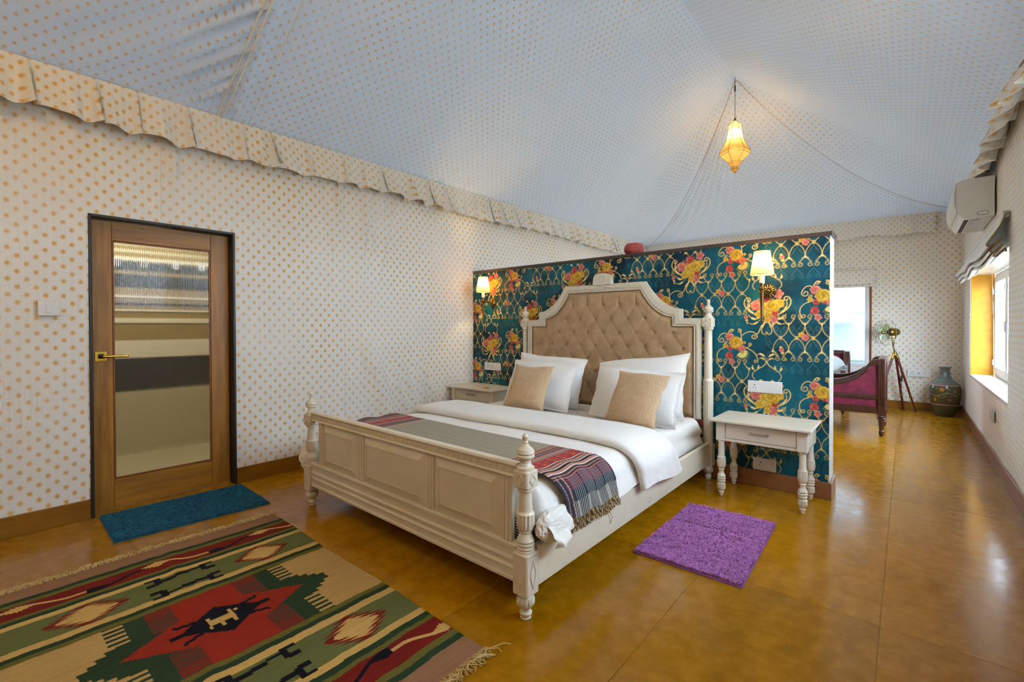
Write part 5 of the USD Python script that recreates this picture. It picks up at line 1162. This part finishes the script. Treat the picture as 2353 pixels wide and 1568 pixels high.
    idx = np.arange(nU*nV).reshape(nU, nV); loop = np.r_[idx[:,0], idx[-1,1:], idx[-2::-1,-1], idx[0,-2:0:-1]]
    low = top[loop]*[1,1,0]+[0,0,.0005]; N = len(top); l = len(loop); kk = np.arange(l)
    f = np.vstack([f[:, [0,1,2]], f[:, [0,2,3]], np.c_[loop, N+kk, N+(kk+1) % l], np.c_[loop, N+(kk+1) % l, np.roll(loop, -1)]])
    cc = np.clip(c.reshape(-1, 3)*.92, 0, 1)
    return tm(np.vstack([top, low]), f), np.vstack([cc, cc[loop]]), x, y
KL = thing('kilim_rug', 'flat woven kilim rug with a red medallion and green striped borders', 'rug', (-2.292, .70, 0))
m, c, kx, ky = kilim(); obj('woven_field', m, 'kilim_wool', KL, True, col=c)
r = np.random.default_rng(11)
for i, sg in ((0, -1), (-1, 1)):
    T = []; n = 150
    for k in range(n):
        yy = np.interp(k/(n-1), np.linspace(0, 1, kx.shape[1]), ky[i]); xx = np.interp(k/(n-1), np.linspace(0, 1, kx.shape[1]), kx[i])
        for s in range(3):
            L = r.uniform(.03, .065); a = r.normal(0, .6); b = r.normal(0, .9); y1 = yy+r.uniform(-.004, .004)
            T.append(tube([(xx-sg*.006, y1, .008), (xx+sg*L*.3, y1+L*.3*a, .010+r.uniform(0, .006)), (xx+sg*L*.7, y1+L*.5*(a+b), .006+r.uniform(0, .010)), (xx+sg*L, y1+L*.8*(a+.6*b), .003+r.uniform(0, .006))], .0017, 3))
    obj('fringe', T, 'fringe_cotton', KL, kind='stuff')
def shag(name, label, quad, thick, pile, back, nt, L, seed, crease=None):
    """quad: four floor corners; a backing slab and a pile of bent tufts"""
    Q = np.array(quad, float); cen = Q.mean(0); t = thing(name, label, 'mat', (cen[0], cen[1], 0)); r = np.random.default_rng(seed)
    P = lambda a, b: (1-a)*(1-b)*Q[0]+a*(1-b)*Q[1]+a*b*Q[2]+(1-a)*b*Q[3]
    A = np.linspace(0, 1, 24); ring = [P(a, 0) for a in A]+[P(1, a) for a in A[1:]]+[P(a, 1) for a in A[::-1][1:]]+[P(0, a) for a in A[::-1][1:-1]]
    obj('backing', extrude(Polygon(ring).buffer(.004), .0005, thick*.6, 'xyz'), back, t)
    n = nt; a, b = r.uniform(.004, .996, n), r.uniform(.004, .996, n)
    base = (1-a)[:,None]*(1-b)[:,None]*Q[0]+a[:,None]*(1-b)[:,None]*Q[1]+a[:,None]*b[:,None]*Q[2]+(1-a)[:,None]*b[:,None]*Q[3]
    h = L*r.uniform(.7, 1.2, n)
    cl = fbm(base[:,0], base[:,1], 26, seed)*2; h *= (1+.5*cl)
    if crease: 
        dC = (b-crease-.02*(a-.5)); h *= (1-.45*np.exp(-(dC/.014)**2))
    an = r.uniform(0, 2*PI, n)+3*cl; w = r.uniform(.0022, .0042, n)*(L/.014)**.5; lean = r.uniform(.3, .9, n)*h
    d = np.c_[np.cos(an), np.sin(an)]; p = np.c_[-d[:,1], d[:,0]]
    z0 = np.full(n, thick*.5)
    v = np.stack([np.c_[base-p*w[:,None], z0], np.c_[base+p*w[:,None], z0], np.c_[base+d*(lean*.35)[:,None]+p*(w*.9)[:,None], z0+h*.65], np.c_[base+d*(lean*.35)[:,None]-p*(w*.9)[:,None], z0+h*.65], np.c_[base+d*lean[:,None], z0+h]], 1).reshape(-1, 3)
    k = np.arange(n)*5; f = np.vstack([np.c_[k, k+1, k+2], np.c_[k, k+2, k+3], np.c_[k+3, k+2, k+4]])
    obj('pile', (v, f), pile, t, kind='stuff')
shag('bath_mat', 'purple shaggy mat on the stone floor beside the bed', [(-1.175, 2.44), (-.612, 2.445), (-.640, 3.37), (-1.178, 3.345)], .012, 'purple_pile', 'purple_back', 60000, .017, 1, .62)
shag('bath_mat', 'dark blue pile mat on the stone floor in front of the door', [(-4.165, .535), (-3.60, .525), (-3.54, 1.388), (-4.125, 1.40)], .010, 'blue_pile', 'blue_back', 70000, .011, 2)
